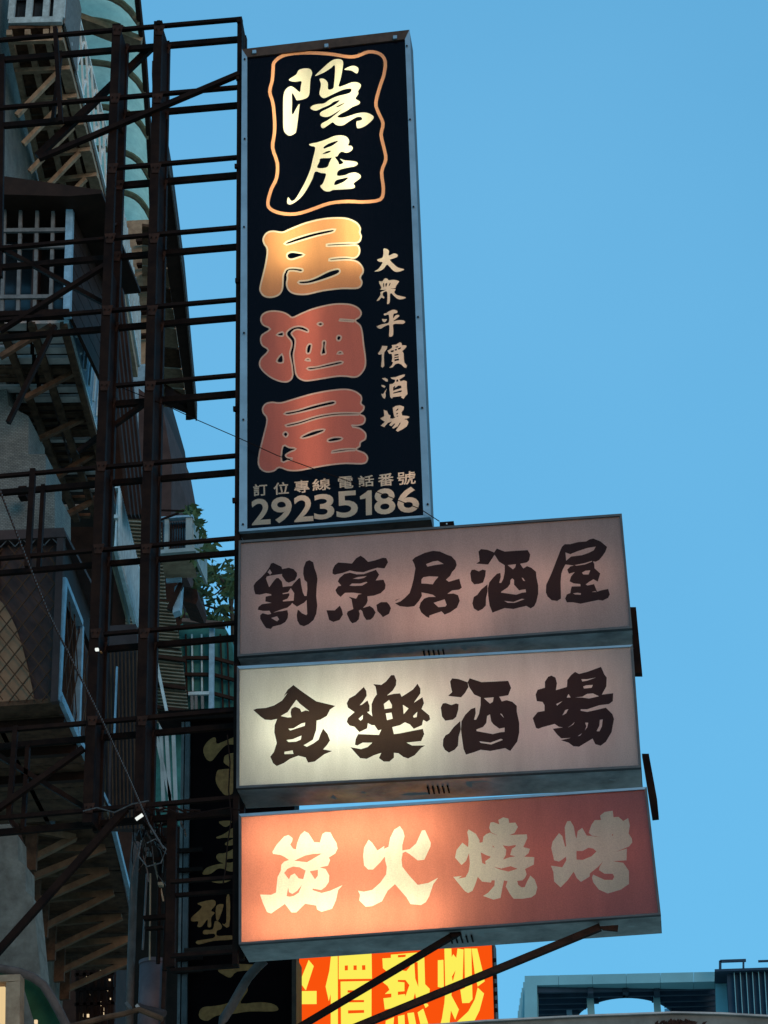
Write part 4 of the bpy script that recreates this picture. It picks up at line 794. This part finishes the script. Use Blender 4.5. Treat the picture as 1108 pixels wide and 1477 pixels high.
ew = MB().prism([ze(-60, 1110)-ZV*9+oE*0, ze(92, 1400)-ZV*9, ze(92, 1400)+ZV*.0, ze(-60, 1110)+ZV*.0], -oE*.3).build('wall', 'tile_dark', eb)

# ---- backing masses: the rest of the street front
def mass(label, q, Y, d, m):
    o = MB().prism([P(x, y, Y) for x, y in q], YV*d).build('building', m); tag(o, label, 'building'); return o
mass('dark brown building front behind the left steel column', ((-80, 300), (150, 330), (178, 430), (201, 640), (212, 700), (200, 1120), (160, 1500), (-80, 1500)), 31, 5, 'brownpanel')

# ---- B: mid cage with bars
YB = 17.0
cb = thing('barred_window_cage', 'projecting window cage with pale vertical bars under a dark roof board at left', 'window cage', P(50, 470, YB))
MB().prism([P(x, y, YB-.25) for x, y in ((-80, 246), (6, 254), (147, 274), (147, 279), (100, 283), (-80, 278))], YV*1.6).build('roof_board', 'brownpanel', cb)
MB().prism([P(x, y, YB+.5) for x, y in ((-80, 278), (100, 284), (100, 458), (-80, 462))], YV*.05).build('dark_back', 'darkglass', cb)
for x in (-16, 8, 31, 55, 78): MB().bar(P(x, 279, YB), P(x-5, 456, YB), 5*mp(x, 300, YB), .03).build('bar', 'greywhite', cb)
for y_, wv in ((281, 6), (332, 6), (355.5, 6), (428, 6)): MB().bar(P(-80, y_+2, YB-.02), P(99, y_, YB-.02), wv*mp(50, y_, YB), .03).build('rail', 'greywhite', cb)
MB().bar(P(102, 281, YB-.02), P(97, 458, YB-.02), 10*mp(100, 300, YB), .06).build('corner_post', 'bluepaint', cb)
sp = [P(107, 280, YB), P(147, 275, YB+.9), P(166, 360, YB+.9), P(160, 470, YB+.9), P(140, 466, YB+.5), P(104, 456, YB)]
pa = P(106, 281, YB); 
def dirpt(x, y): return PV(x, y, pa, pa+Vector((-.03, 1, 0)))
for k in range(7):
    z0 = k/7
    a = P(106-z0*5, 283+z0*170, YB); a2 = P(106-(z0+.135)*5, 283+(z0+.135)*170, YB); dd = Vector((.02, 1.25, 0))
    MB().prism([a, a2, a2+dd, a+dd], -XV*.03).build('side_board', 'brownpanel', cb)
MB().bar(P(-80, 459, YB-.03), P(101, 453, YB-.03), 8*mp(50, 455, YB), .1).build('bottom_beam', 'black_steel', cb)

# underside slats receding below the cage
ZS = P(60, 470, 17.2).z
us = thing('slatted_canopy', 'canopy underside of pale ribbed strips below the barred cage', 'canopy', P(60, 520, 17.5))
def xe(y): return 96+(y-470)*.272
sl = [(466, 477, 1), (486, 495, 1), (501, 510, 1), (516, 525, 1), (531, 540, 0), (545, 551, 0), (558, 566, 1), (572, 580, 1), (585, 591, 0), (597, 602, 0), (608, 612, 0), (619, 630, 0), (634, 638, 1), (644, 649, 0), (656, 661, 0), (668, 672, 0), (680, 684, 1), (692, 697, 0), (705, 709, 1), (718, 722, 0), (731, 735, 1), (744, 748, 0)]
for y0, y1, k in sl:
    x0 = -40 if y0 < 560 else 20+(y0-560)*.3
    for (sa, sb) in ((0, .58), (.62, 1)):
        xa, xb = lerp(x0, xe(y0), sa), lerp(x0, xe(y0), sb)
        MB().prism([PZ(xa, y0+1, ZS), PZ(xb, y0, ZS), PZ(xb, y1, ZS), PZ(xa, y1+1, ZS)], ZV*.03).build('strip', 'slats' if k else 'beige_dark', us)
for (a, b) in (((0, 515), (75, 470)), ((35, 575), (108, 537)), ((42, 640), (120, 604)), ((68, 696), (135, 655)), ((90, 745), (140, 720))):
    MB().bar(PZ(a[0], a[1], ZS-.35), PZ(b[0], b[1], ZS-.03), .045, .045).build('bracket_strut', 'beige_dark', us)
for s in (.3, .63, .97):
    MB().bar(PZ(lerp(-40, xe(468), s), 468, ZS-.04), PZ(lerp(85, xe(750), s), 750, ZS-.04), .06, .05, ref=ZV).build('bearer', 'beige_dark', us)
MB().prism([PZ(x, y, ZS+.25) for x, y in ((-80, 462), (110, 462), (170, 760), (-80, 760))], ZV*.05).build('cover_sheet', 'brownpanel', us)
# mesh balcony side
mbk = thing('mesh_balcony', 'blue grey mesh balcony side slanting down beside the left steel column', 'balcony', PZ(120, 560, ZS))
m0 = PZ(96, 462, ZS); m1 = PZ(149, 664, ZS)
hgt = 1.0
MB().bar(m0, m1, .045, .06, ref=ZV).build('bottom_rail', 'whitepaint', mbk)
for hh in (.33, .66, 1.0): MB().bar(m0+ZV*hh, m1+ZV*hh, .03).build('rail', 'bluepaint', mbk)
nn = 60; mbv = MB()
for k in range(nn+1):
    a = lerp(m0, m1, k/nn); mbv.bar(a+XV*.02, a+XV*.02+ZV*hgt, .016, .012, ref=XV)
o = mbv.build('mesh_wires', 'bluepaint', mbk); o['kind'] = 'stuff'
for k in range(9):
    a = lerp(m0, m1, k/9); b = lerp(m0, m1, (k+1)/9); MB().bar(a+XV*.05, b+XV*.05+ZV*hgt, .022, .02, ref=XV).build('diagonal', 'whitepaint', mbk)
MB().prism([m0-XV*.3, m1-XV*.3, m1-XV*.3+ZV*hgt, m0-XV*.3+ZV*hgt], -XV*.02).build('back_sheet', 'mauvewall', mbk)
# brown side wall between the columns
bw = thing('brown_side_wall', 'dark brown boarded wall seen between the two steel columns', 'wall', P(175, 760, 19))
for k in range(5):
    t0 = k/5; t1 = (k+1)/5-.02
    top = [(150, 330), (163, 345)]; 
    qx = [(148+lerp(0, 29, t0), 415), (148+lerp(0, 29, t1), 415), (183+lerp(0, 28, t1), 742), (183+lerp(0, 28, t0), 742)]
    MB().prism([P(x, y, 17+k*.1) for x, y in qx], YV*.08).build('board', 'brownpanel', bw)
# white railing strip lower between the columns
wr = thing('white_railing', 'white lattice railing tapering down between the steel columns at mid height', 'railing', P(190, 900, 18))
zr = P(196, 905, 18.4).z; r1 = P(196, 905, 18.4); r0_ = PZ(166, 790, zr)
for hh in (0, .28, .55): MB().bar(r0_+ZV*hh, r1+ZV*hh, .03).build('rail', 'whitepaint', wr)
for k in range(34):
    a = lerp(r0_, r1, k/34); b = lerp(r0_, r1, min(1, (k+2)/34)); MB().bar(a, b+ZV*.55, .012, .012, ref=XV).build('lattice_bar', 'whitepaint', wr); MB().bar(b+XV*.02, a+XV*.02+ZV*.55, .012, .012, ref=XV).build('lattice_bar', 'whitepaint', wr)
MB().prism([r0_-XV*.05, r1-XV*.05, r1-XV*.05+ZV*.55, r0_-XV*.05+ZV*.55], -XV*.015).build('infill_sheet', 'corr', wr)
# tiled wall at mid left
o = mass('pale ribbed tiled wall piece at middle left above the mesh cage', ((-80, 540), (6, 515), (12, 585), (41, 600), (41, 655), (66, 655), (66, 700), (79, 702), (79, 770), (-80, 776)), 18.2, .6, 'tile')
o.name = 'tiled_wall'; o['category'] = 'wall'
wl = MB()
o2 = MB().box(P(34, 712, 18.0), .035, .05, .05).build('wall_tap', 'black_steel'); tag(o2, 'small black fitting on the pale tiled wall at middle left', 'fitting')

# ---- N: near cage with diamond mesh, arch of painted light and pale blue frame
YN = 12.95
nc = thing('mesh_balcony_cage', 'near balcony cage with diamond mesh over a tan panel painted as an arch of light, lower left', 'balcony', P(40, 1015, YN))
MB().prism([P(x, y, YN-.05) for x, y in ((-80, 768), (92, 761), (96, 774), (-80, 782))], YV*1.2).build('top_ledge', 'mauvewall', nc)
MB().prism([P(x, y, YN+.04) for x, y in ((-80, 786), (90, 779), (82, 1013), (-80, 1022))], YV*.05).build('front_panel', 'mauvewall', nc)
for k in range(6): 
    x = -30+k*21; a = P(x, 779-x*.04, YN-.03); b = P(x+10, 789-x*.04, YN-.03); c_ = P(x+20, 778-x*.04, YN-.03)
    MB().bar(a, b, .006).build('trim_bar', 'trim', nc); MB().bar(b, c_, .006).build('trim_bar', 'trim', nc)
arch = catmull([(-60, 850), (-20, 852), (3, 868), (20, 900), (33, 935), (42, 970), (49, 1012)], 1)
MB().prism([P(x, y, YN+.02) for x, y in ((-80, 850), (-25, 850), (-8, 858), (4, 870), (14, 886), (23, 905), (33, 935), (41, 967), (46, 990), (50, 1014), (-80, 1021))], YV*.015).build('arch_light_paint', 'archcol', nc)  # light painted as colour: tan arch stands in for the warm lit interior
MB().bar(P(88.5, 778, YN-.02), P(79.5, 1014, YN-.02), 10*mp(88, 800, YN), .05).build('corner_post', 'mauvewall', nc)
MB().bar(P(93.5, 835, YN-.01), P(84, 1012, YN-.01), 6*mp(88, 800, YN), .05).build('corner_strip', 'bluepaint', nc)
# diamond wires of the front: keep to the panel
def clipline(x0, y0, sl):
    o = []
    for i in range(0, 60):
        x = x0+i*4; y = y0+sl*i*4
        if -60 < x < 86-(y-778)*.03 and 786 < y < 1014: o.append((x, y))
    return o
for k in range(-14, 16):
    for sl in (1.25, -1.25):
        o = clipline(-60, 900+k*29, sl)
        if len(o) > 3: MB().bar(P(*o[0], YN-.015 if sl > 0 else YN-.008), P(*o[-1], YN-.015 if sl > 0 else YN-.008), .0065, .005).build('mesh_wire', 'wirebrown', nc)
FB = P(84, 1013, YN); dN = (PZ(121, 1097, FB.z)-FB).normalized()
zt = P(94, 838, YN).z-FB.z; zt2 = P(93, 770, YN).z-FB.z
def side(u, z): return FB+dN*u+ZV*z
MB().bar(side(0, .02), side(1.3, .02), .035, .05, ref=XV).build('frame_bar', 'bluepaint', nc)
MB().bar(side(0, .07), side(1.3, .07), .02, .03, ref=XV).build('frame_bar', 'bluepaint', nc)
MB().bar(side(0, zt), side(.62, zt), .04, .05, ref=XV).build('frame_bar', 'bluepaint', nc)
MB().bar(side(.66, 0), side(.66, zt), .045, .04, ref=XV).build('frame_bar', 'bluepaint', nc)
MB().bar(side(1.25, 0), side(1.25, zt), .03, .04, ref=XV).build('frame_bar', 'bluepaint', nc)
MB().prism([side(0, 0)-XV*.4, side(2.2, 0)-XV*.4, side(2.2, zt2)-XV*.4, side(0, zt2)-XV*.4], -XV*.03).build('inner_wall', 'brownpanel', nc)
for k in range(13):
    u0_ = k*.18
    for s in (1, -1):
        pts_ = []
        z = 0.0; u = u0_
        a = side(u0_, 0); 
        u1_ = min(1.3, max(0, u0_+s*zt/1.7)); zz = abs(u1_-u0_)*1.7
        if u0_ <= 1.3 and zz > .1: MB().bar(side(u0_, .03), side(u1_, min(zz, zt-.02)), .006, .006, ref=XV).build('mesh_wire', 'wirebrown', nc)
MB().prism([side(0, zt+.04), side(1.6, zt+.04), side(1.6, zt2), side(0, zt2)], -XV*.03).build('upper_board', 'brownpanel', nc)
# its underside of planks
for k in range(10):
    a0, a1 = k*.20, k*.20+.192
    MB().prism([FB+dN*a0, FB+dN*a1, FB+dN*a1-XV*1.5, FB+dN*a0-XV*1.5], ZV*.03).build('floor_plank', 'beige_dark', nc)
for k in range(3):
    MB().bar(FB+dN*(.25+k*.45)-ZV*.03, FB+dN*(.25+k*.45)-ZV*.03-XV*1.5, .05, .05, ref=ZV).build('floor_joist', 'brownpanel', nc)
# brown ribbed screen to the right of the cage
rs = thing('ribbed_screen', 'brown ribbed screen wall behind the foot of the left steel column', 'wall', P(180, 1190, 16))
MB().prism([P(x, y, 16) for x, y in ((118, 905), (196, 900), (212, 1080), (205, 1195), (150, 1192), (110, 1090))], YV*.1).build('wall', 'mauvewall', rs)
for k in range(16):
    x = 122+k*5.4; MB().bar(P(x, 935, 15.97), P(x+4, 1195, 15.97), .008, .01).build('rib', 'wirebrown', rs)
MB().bar(P(169, 962, 15.9), P(165, 1065, 15.9), .012, .02).build('pale_strip', 'bluepaint', rs)
MB().bar(P(160, 1060, 15.9), P(158, 1160, 15.9), .012, .02).build('pale_strip', 'mauvewall', rs)
MB().bar(P(148, 1140, 15.9), P(160, 1165, 15.9), .014, .02).build('pale_strip', 'bluepaint', rs)
o = MB().box(P(140, 937, 12.0), .009, .01, .006).build('small_lamp', 'whitelamp'); tag(o, 'tiny pale lamp on the left steel column beside the mesh cage', 'lamp')
MB().box(P(146, 941, 12.0), .004, .01, .004).build('bracket', 'gold', o)
o = MB().tube([P(196, 1182, 11.95), P(206, 1175, 11.95)], .010, 8).build('clamp_lamp', 'whitelamp'); tag(o, 'bright white clamp where the slanting cable meets the frame', 'clamp')

# ---- D: middle distance between the columns and the signs
YD = 20.0
# corrugated siding of a shed
cs = thing('corrugated_shed', 'grey green corrugated sheet wall right of the steel columns', 'shed', P(240, 1030, YD))
sq = [P(182, 745, YD), P(246, 742, YD), P(275, 1040, YD+.5), P(182, 1045, YD)]
def shed(qpx, Yv, rows_, m, nm, slope):
    # horizontal corrugations as ridges
    x0t, x1t, x0b, x1b, yt, yb = qpx
    mb_ = MB(); N = rows_*4
    for k in range(N+1):
        t = k/N; y = lerp(yt, yb, t); off = .02*math.sin(k*math.pi/2)
        a = P(lerp(x0t, x0b, t), y, Yv+off); b = P(lerp(x1t, x1b, t), y+slope, Yv+off); mb_.v += [a, b]
    for k in range(N): mb_.f.append((2*k, 2*k+1, 2*k+3, 2*k+2))
    return mb_.build(nm, m, cs)
shed((180, 232, 190, 240, 748, 862), YD+.2, 22, 'corr', 'upper_sheet', 3)
shed((182, 248, 180, 262, 862, 930), YD+.1, 14, 'corr', 'middle_sheet', 6)
shed((182, 262, 182, 275, 930, 1040), YD, 22, 'corr', 'lower_sheet', 8)
for y_ in (945, 985, 1018): MB().bar(P(215, y_, YD-.04), P(268, y_+8, YD-.04), .03, .03).build('batten', 'brownpanel', cs)
MB().bar(P(226, 955, YD-.1), P(241, 1028, YD-.1), .025, .03).build('loose_pole', 'whitepaint', cs)
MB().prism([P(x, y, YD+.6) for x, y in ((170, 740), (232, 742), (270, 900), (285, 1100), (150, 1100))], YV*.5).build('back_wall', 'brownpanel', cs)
# air conditioner
ac = thing('air_conditioner', 'window air conditioner jutting out beside the right steel column', 'air conditioner', P(258, 830, 17))
YA = 17.0
fz = [P(233, 750, YA), P(274, 747, YA), P(274, 797, YA), P(233, 800, YA)]
for (a, b, wv) in (((241.5, 748), (240.5, 800), 6), ((273.5, 745), (273, 797), 9)): MB().bar(P(*a, YA), P(*b, YA), wv*mp(*a, YA), .05).build('casing_post', 'acwhite', ac)
MB().bar(P(232, 798, YA-.01), P(283, 794, YA-.01), 6*mp(250, 790, YA), .06).build('casing_rail', 'acwhite', ac)
MB().bar(P(232, 749, YA-.01), P(279, 746, YA-.01), 3*mp(250, 750, YA), .06).build('casing_rail', 'bluepaint', ac)
MB().prism([p+YV*.06 for p in fz], YV*.04).build('grille', 'darkglass', ac)
for k in range(7): MB().bar(P(247+k*3.6, 752, YA+.05), P(246.5+k*3.6, 792, YA+.05), .005).build('grille_bar', 'rust', ac)
zq = P(233, 800, YA).z
MB().prism([PZ(x, y, zq) for x, y in ((232, 801), (278, 798), (284, 833), (238, 834))], ZV*.02).build('base_tray', 'beige', ac)
MB().prism([fz[1]+XV*.03, fz[2]+XV*.03, fz[2]+XV*.03+YV*.6, fz[1]+XV*.03+YV*.6], -XV*.02).build('casing_side', 'acwhite', ac)
MB().bar(P(240, 838, YA+.4), P(262, 836, YA+.4), .03).build('support', 'bluepaint', ac); MB().prism([P(x, y, YA+.5) for x, y in ((252, 846), (262, 840), (259, 880), (249, 884))], YV*.1).build('support', 'bluepaint', ac)
MB().bar(P(262, 842, YA+.5), P(244, 880, YA+.5), .04).build('support', 'brownpanel', ac)
# bracket arm with hanging plant
o = thing('wall_bracket', 'thin dark bracket arm sticking out above the air conditioner', 'bracket', P(232, 738, 16.8))
MB().bar(P(231, 736, 16.8), P(266, 737, 16.8), .012).build('arm', 'black_steel', o); MB().bar(P(231, 750, 16.8), P(258, 740, 16.8), .014).build('arm', 'black_steel', o)
# rusty awning scrap
o = MB().prism([P(x, y, 17.8) for x, y in ((263, 845), (284, 850), (286, 862), (283, 872), (262, 866))], YV*.4).build('rusty_sheet', 'rust'); tag(o, 'rusty metal sheet hanging under the air conditioner', 'sheet')
# green netted enclosure
ge = thing('green_enclosure', 'green netted enclosure with rounded top left of the whitish sign', 'enclosure', P(295, 1030, YD))
prof = catmull([(262, 898), (290, 900), (315, 903), (328, 915), (335, 935), (340, 1045), (258, 1045)], 1)
pp = [(258, 903), (272, 893), (312, 899), (325, 906), (333, 920), (337, 945), (340, 1045), (262, 1045)]
MB().prism([P(x, y, YD+.2) for x, y in pp], YV*1.5).build('net', 'greennet', ge)
MB().bar(P(264, 897, YD), P(324, 902, YD), .035, .1).build('top_rail', 'pipe', ge)
for k, (x, xb) in enumerate(((268, 270), (277, 279), (291, 292), (318, 322), (328, 331))): MB().bar(P(x, 915, YD+.17), P(xb, 1025, YD+.17), .014, .02).build('upright', 'brownpanel' if k in (0, 3, 4) else 'whitepaint', ge)
MB().bar(P(306, 905, YD+.1), P(305, 1028, YD+.1), .045, .04).build('upright', 'bluepaint', ge)
for y_ in (949, 973, 1000): MB().bar(P(262, y_, YD+.14), P(305, y_, YD+.14), .03, .03).build('cross_bar', 'brownpanel', ge); MB().bar(P(307, y_, YD+.14), P(338, y_+8, YD+.14), .03, .03).build('cross_bar', 'brownpanel', ge)
MB().bar(P(272, 1001, YD+.08), P(302, 1000, YD+.08), .03, .03).build('cross_bar', 'whitepaint', ge)
for x in (277, 283, 292): MB().bar(P(x, 1004, YD+.05), P(x+1, 1045, YD+.05), .022, .03).build('slat', 'greywhite', ge)
for (a, b) in (((222, 1045), (250, 1170)), ((240, 1050), (246, 1165)), ((250, 1050), (254, 1168)), ((232, 1042), (236, 1160))): MB().bar(P(*a, YD-.3), P(*b, YD-.3), .03, .03).build('upright', 'acwhite', ge)
MB().prism([P(x, y, YD+.3) for x, y in ((215, 1030), (262, 1030), (258, 1190), (212, 1190))], YV*.1).build('net', 'greennet', ge)
# ---- tree and hanging plant
def leaves(name, label, cat, blobs, Y, n, size, parent=None, stems=()):
    r = thing(name, label, cat, P(blobs[0][0], blobs[0][1]+60, Y)); rr = random.Random(label)
    mb_ = MB(); c = 0
    for (x, y, rx_, ry_, wgt) in blobs:
        for k in range(int(n*wgt)):
            px = x+rr.gauss(0, rx_*.5); py = y+rr.gauss(0, ry_*.5)
            p = P(px, py, Y+rr.gauss(0, .35)); d = Vector((rr.uniform(-1, 1), rr.uniform(-.6, .6), rr.uniform(-1.1, .3))).normalized()*size*rr.uniform(.6, 1.3)
            e = d.cross(Vector((rr.uniform(-.4, .4), 1, rr.uniform(-.4, .4)))).normalized()*d.length*.28
            mb_.v += [p-d, p-d*.2+e, p+d*.5+e*.7, p+d, p+d*.5-e*.7, p-d*.2-e]; i = len(mb_.v)-6; mb_.f.append(tuple(range(i, i+6)))
    o = mb_.build('crown', 'leaf', r); 
    for st, rad in stems: MB().tube([P(a, b, Y) for a, b in st], [rad*(1-.7*i/(len(st)-1)) for i in range(len(st))], 6).build('branch', 'bark', r)
    return r
leaves('small_tree', 'small leafy tree against the sky between the air conditioner and the signs', 'tree',
       [(305, 822, 22, 10, .5), (325, 838, 16, 12, .45), (295, 835, 14, 14, .3), (330, 855, 14, 10, .4), (300, 860, 16, 12, .25), (322, 880, 14, 7, .3), (280, 885, 22, 9, .55), (335, 830, 8, 20, .3), (310, 893, 20, 6, .5), (284, 850, 6, 22, .3)], 21.5, 105, .062,
       stems=[([(338, 960), (336, 900), (332, 860), (322, 838), (300, 822)], .03), ([(336, 900), (318, 880), (292, 872), (270, 884)], .018), ([(335, 870), (338, 840), (335, 815)], .015), ([(325, 845), (310, 858), (292, 860)], .01)])
leaves('hanging_plant', 'dark leafy plant trailing down the right side of the air conditioner', 'plant',
       [(277, 738, 12, 8, .4), (284, 755, 8, 14, .35), (288, 775, 8, 12, .35), (298, 790, 14, 10, .5), (290, 800, 10, 6, .3), (282, 812, 4, 12, .15)], 17.6, 120, .046, stems=[([(272, 745), (284, 742), (288, 770), (296, 795)], .01)])
# ---- pipe, can and clutter at lower centre left
o = MB().tube(cablepts([(196, 1215), (192, 1300), (189, 1400), (186, 1500)], 13.0), .023, 12).build('downpipe', 'pipe', smooth=True); tag(o, 'grey vertical pipe left of the mauve can', 'pipe')
cn = thing('transformer_can', 'mauve grey cylinder can strapped to the pole at the bottom', 'canister', P(220, 1500, 13.0))
MB().tube([P(221, 1390, 13.0), P(217, 1510, 13.0)], .075, 24).build('drum', 'can', cn, smooth=True)
MB().tube([P(221, 1386, 13.0), P(221, 1391, 13.0)], .079, 24).build('lid', 'can', cn)
MB().bar(P(238, 1390, 12.93), P(234, 1500, 12.93), .022, .03).build('seam', 'rust', cn)
mb_ = MB().tube([P(199, 1452, 12.95)+Vector((0, 0, 0)), P(238, 1462, 12.9)], .02, 8); mb_.build('strap', 'mauvewall', cn)
for (x0, y0, x1, y1, m) in ((182, 1446, 190, 1456, 'trim'), (197, 1450, 204, 1458, 'slats'), (188, 1455, 200, 1460, 'black_steel')):
    MB().bar(P(x0, y0, 12.8), P(x1, y1, 12.8), .018, .02).build('tape', m, cn)
o = MB().tube(cablepts([(90, 1483), (120, 1476), (150, 1468), (180, 1462), (200, 1456), (235, 1470)], 12.7), .016, 8).build('taped_cable', 'beige_dark'); tag(o, 'thick taped cable bundle crossing in front of the mauve can', 'cable')
for k, (a, b, rr_, m, lb) in enumerate((((212, 1260), (206, 1370), .006, 'trim', 'thin pale conduit just right of the grey pipe'), ((217, 1260), (216, 1385), .005, 'beige', 'thin tan conduit beside the pale conduit'),
        ((222, 1240), (236, 1300), .006, 'beige', 'short slanting tan rod among the cables'), ((232, 1180), (228, 1390), .012, 'black_steel', 'black conduit right of the tan conduit'), ((246, 1180), (238, 1400), .016, 'black_steel', 'thick black conduit left of the gold character sign'))):
    o = MB().tube([P(*a, 12.7), P(*b, 12.7)], rr_, 8).build('conduit', m); tag(o, lb, 'conduit')
cl = thing('meter_rack', 'dark rack of cable fittings strapped beside the right steel column', 'rack', P(225, 1340, 12.6))
for (x0, y0, x1, y1, wv) in ((205, 1240, 232, 1240, 5), (208, 1325, 240, 1322, 6), (212, 1190, 245, 1186, 5), (210, 1340, 236, 1338, 4), (222, 1215, 250, 1212, 5), (200, 1200, 240, 1210, 4), (228, 1170, 240, 1250, 5)):
    MB().bar(P(x0, y0, 12.6), P(x1, y1, 12.6), wv*mp(x0, y0, 12.6), .04).build('rack_bar', 'black_steel', cl)
for (x, y, m) in ((221, 1200, 'greywhite'), (234, 1168, 'greywhite'), (226, 1185, 'beige'), (232, 1276, 'beige'), (212, 1226, 'pipe'), (215, 1232, 'greywhite'), (246, 1234, 'brownpanel')):
    MB().box(P(x, y, 12.55), .012, .02, .009).build('fitting', m, cl)
# warm lit shop interior glimpsed through foliage under the struts
o = MB().prism([P(x, y, 24.5) for x, y in ((108, 1384), (168, 1380), (166, 1478), (110, 1480))], YV*.1).build('lit_window', 'brownpanel'); tag(o, 'dark window with specks of warm light low on the left building', 'window')
rr = random.Random(5)
for k in range(18):
    MB().box(P(rr.uniform(112, 164), rr.uniform(1390, 1468), 24.45), .006+rr.random()*.010, .01, .006+rr.random()*.014).build('light_speck', 'warmspot', o)
for k in range(6): MB().bar(P(112+k*10, 1384, 24.4), P(113+k*10, 1480, 24.4), .03).build('window_bar', 'black_steel', o)
for y_ in (1406, 1428, 1449): MB().bar(P(108, y_, 24.4), P(166, y_-2, 24.4), .03).build('window_bar', 'black_steel', o)
# ---- lower left awning and lit panel
aw = thing('arched_awning', 'dark green arched awning with tan rim in the bottom left corner', 'awning', P(60, 1500, 13.2))
rim = catmull([(-30, 1392), (0, 1397), (28, 1402), (48, 1410), (63, 1421), (75, 1440), (86, 1460), (97, 1482), (105, 1500)], 1)
MB().tube([P(a, b, 13.2) for a, b in rim], .026, 8).build('rim', 'pipe', aw, smooth=True)
MB().prism([P(a, b+3, 13.3) for a, b in rim]+[P(60, 1510, 13.3), P(30, 1410, 13.3), P(-30, 1405, 13.3)], YV*.02).build('cloth', 'greenawn', aw)
lp = thing('corner_lightbox', 'cream lit panel in a tan frame at the bottom left corner', 'lit panel', P(5, 1500, 13.1))
MB().prism([P(x, y, 13.12) for x, y in ((-40, 1424), (7, 1423), (6, 1500), (-40, 1500))], YV*.02).build('panel', 'lampshade', lp)
MB().prism([P(x, y, 13.06) for x, y in ((-40, 1408), (29, 1405), (29, 1415), (-40, 1417))], YV*.1).build('frame_rail', 'beige', lp)
MB().prism([P(x, y, 13.05) for x, y in ((9, 1417), (29, 1415), (28, 1500), (7, 1500))], YV*.1).build('frame_post', 'beige', lp)
o = MB().box(P(52, 1474, 13.1), .008, .01, .01).build('small_bulb', 'warmspot'); tag(o, 'tiny warm bulb under the green awning', 'bulb')
# lower left wall in front of the gallery
o = mass('rough grey plaster wall at lower left below the struts', ((-80, 1170), (8, 1180), (25, 1205), (26, 1240), (37, 1248), (37, 1285), (48, 1295), (58, 1400), (62, 1500), (-80, 1500)), 18.5, .3, 'tile_dark'); o.name = 'plaster_wall'; o['category'] = 'wall'

# ---- tangle of thin cables round the foot of the right column
tg = thing('cable_tangle', 'tangle of thin cables round the foot of the right steel column', 'cables', P(230, 1250, 12.0))
rr = random.Random(21)
for k in range(16):
    x, y = rr.uniform(192, 262), rr.uniform(1160, 1200); pp_ = []
    dx = rr.uniform(-6, 6); dy = rr.uniform(8, 22)
    for i in range(8):
        pp_.append((x, y)); x += dx+rr.uniform(-9, 9); y += dy*rr.uniform(.2, 1.2); x = min(268, max(190, x))
    pp_ = [pp_[0]] + [((pp_[i-1][0]+2*pp_[i][0]+pp_[i+1][0])/4, (pp_[i-1][1]+2*pp_[i][1]+pp_[i+1][1])/4) for i in range(1, 7)] + [pp_[7]]
    MB().tube([P(a, b, 12.4+rr.uniform(-.05, .05)) for a, b in pp_], rr.choice((.003, .004, .006)), 5).build('cable', rr.choice(('cable', 'black_steel', 'black_steel', 'pipe')), tg)
for k in range(9):
    x = 195+k*10; MB().tube([P(x, 1168+rr.uniform(-4, 4), 12.0), P(x+14, 1170+rr.uniform(-5, 5), 12.0)], .006, 5).build('cable', 'black_steel', tg)
# ---- gusset plates and bolt heads where rungs meet the columns
for (ya, yb) in ((28, 57), (126, 152), (227, 253), (328, 356), (432, 458), (541, 568), (657, 681), (776, 797), (898, 920), (1024, 1047), (1150, 1171)):
    for (xt, yt, xb, ybm) in ((169, 37, 127, 1188), (229, 33, 201, 1185)):
        for y_, Yd in ((ya+14, YF-.03), (yb+12, YR-.03)):
            if y_ < yt+4: continue
            x = lerp(xt, xb, (y_-yt)/(ybm-yt)) + (0 if Yd < 12.15 else 10)
            m_ = mp(x, y_, Yd)
            MB().prism([P(x-7, y_-5, Yd), P(x+9, y_-6, Yd), P(x+5, y_+8, Yd), P(x-5, y_+8, Yd)], YV*.008).build('gusset_plate', 'rust', fr)
            for dx in (-3, 4): MB().tube([P(x+dx, y_, Yd), P(x+dx, y_, Yd-.012)], 1.1*m_, 6).build('bolt', 'black_steel', fr)

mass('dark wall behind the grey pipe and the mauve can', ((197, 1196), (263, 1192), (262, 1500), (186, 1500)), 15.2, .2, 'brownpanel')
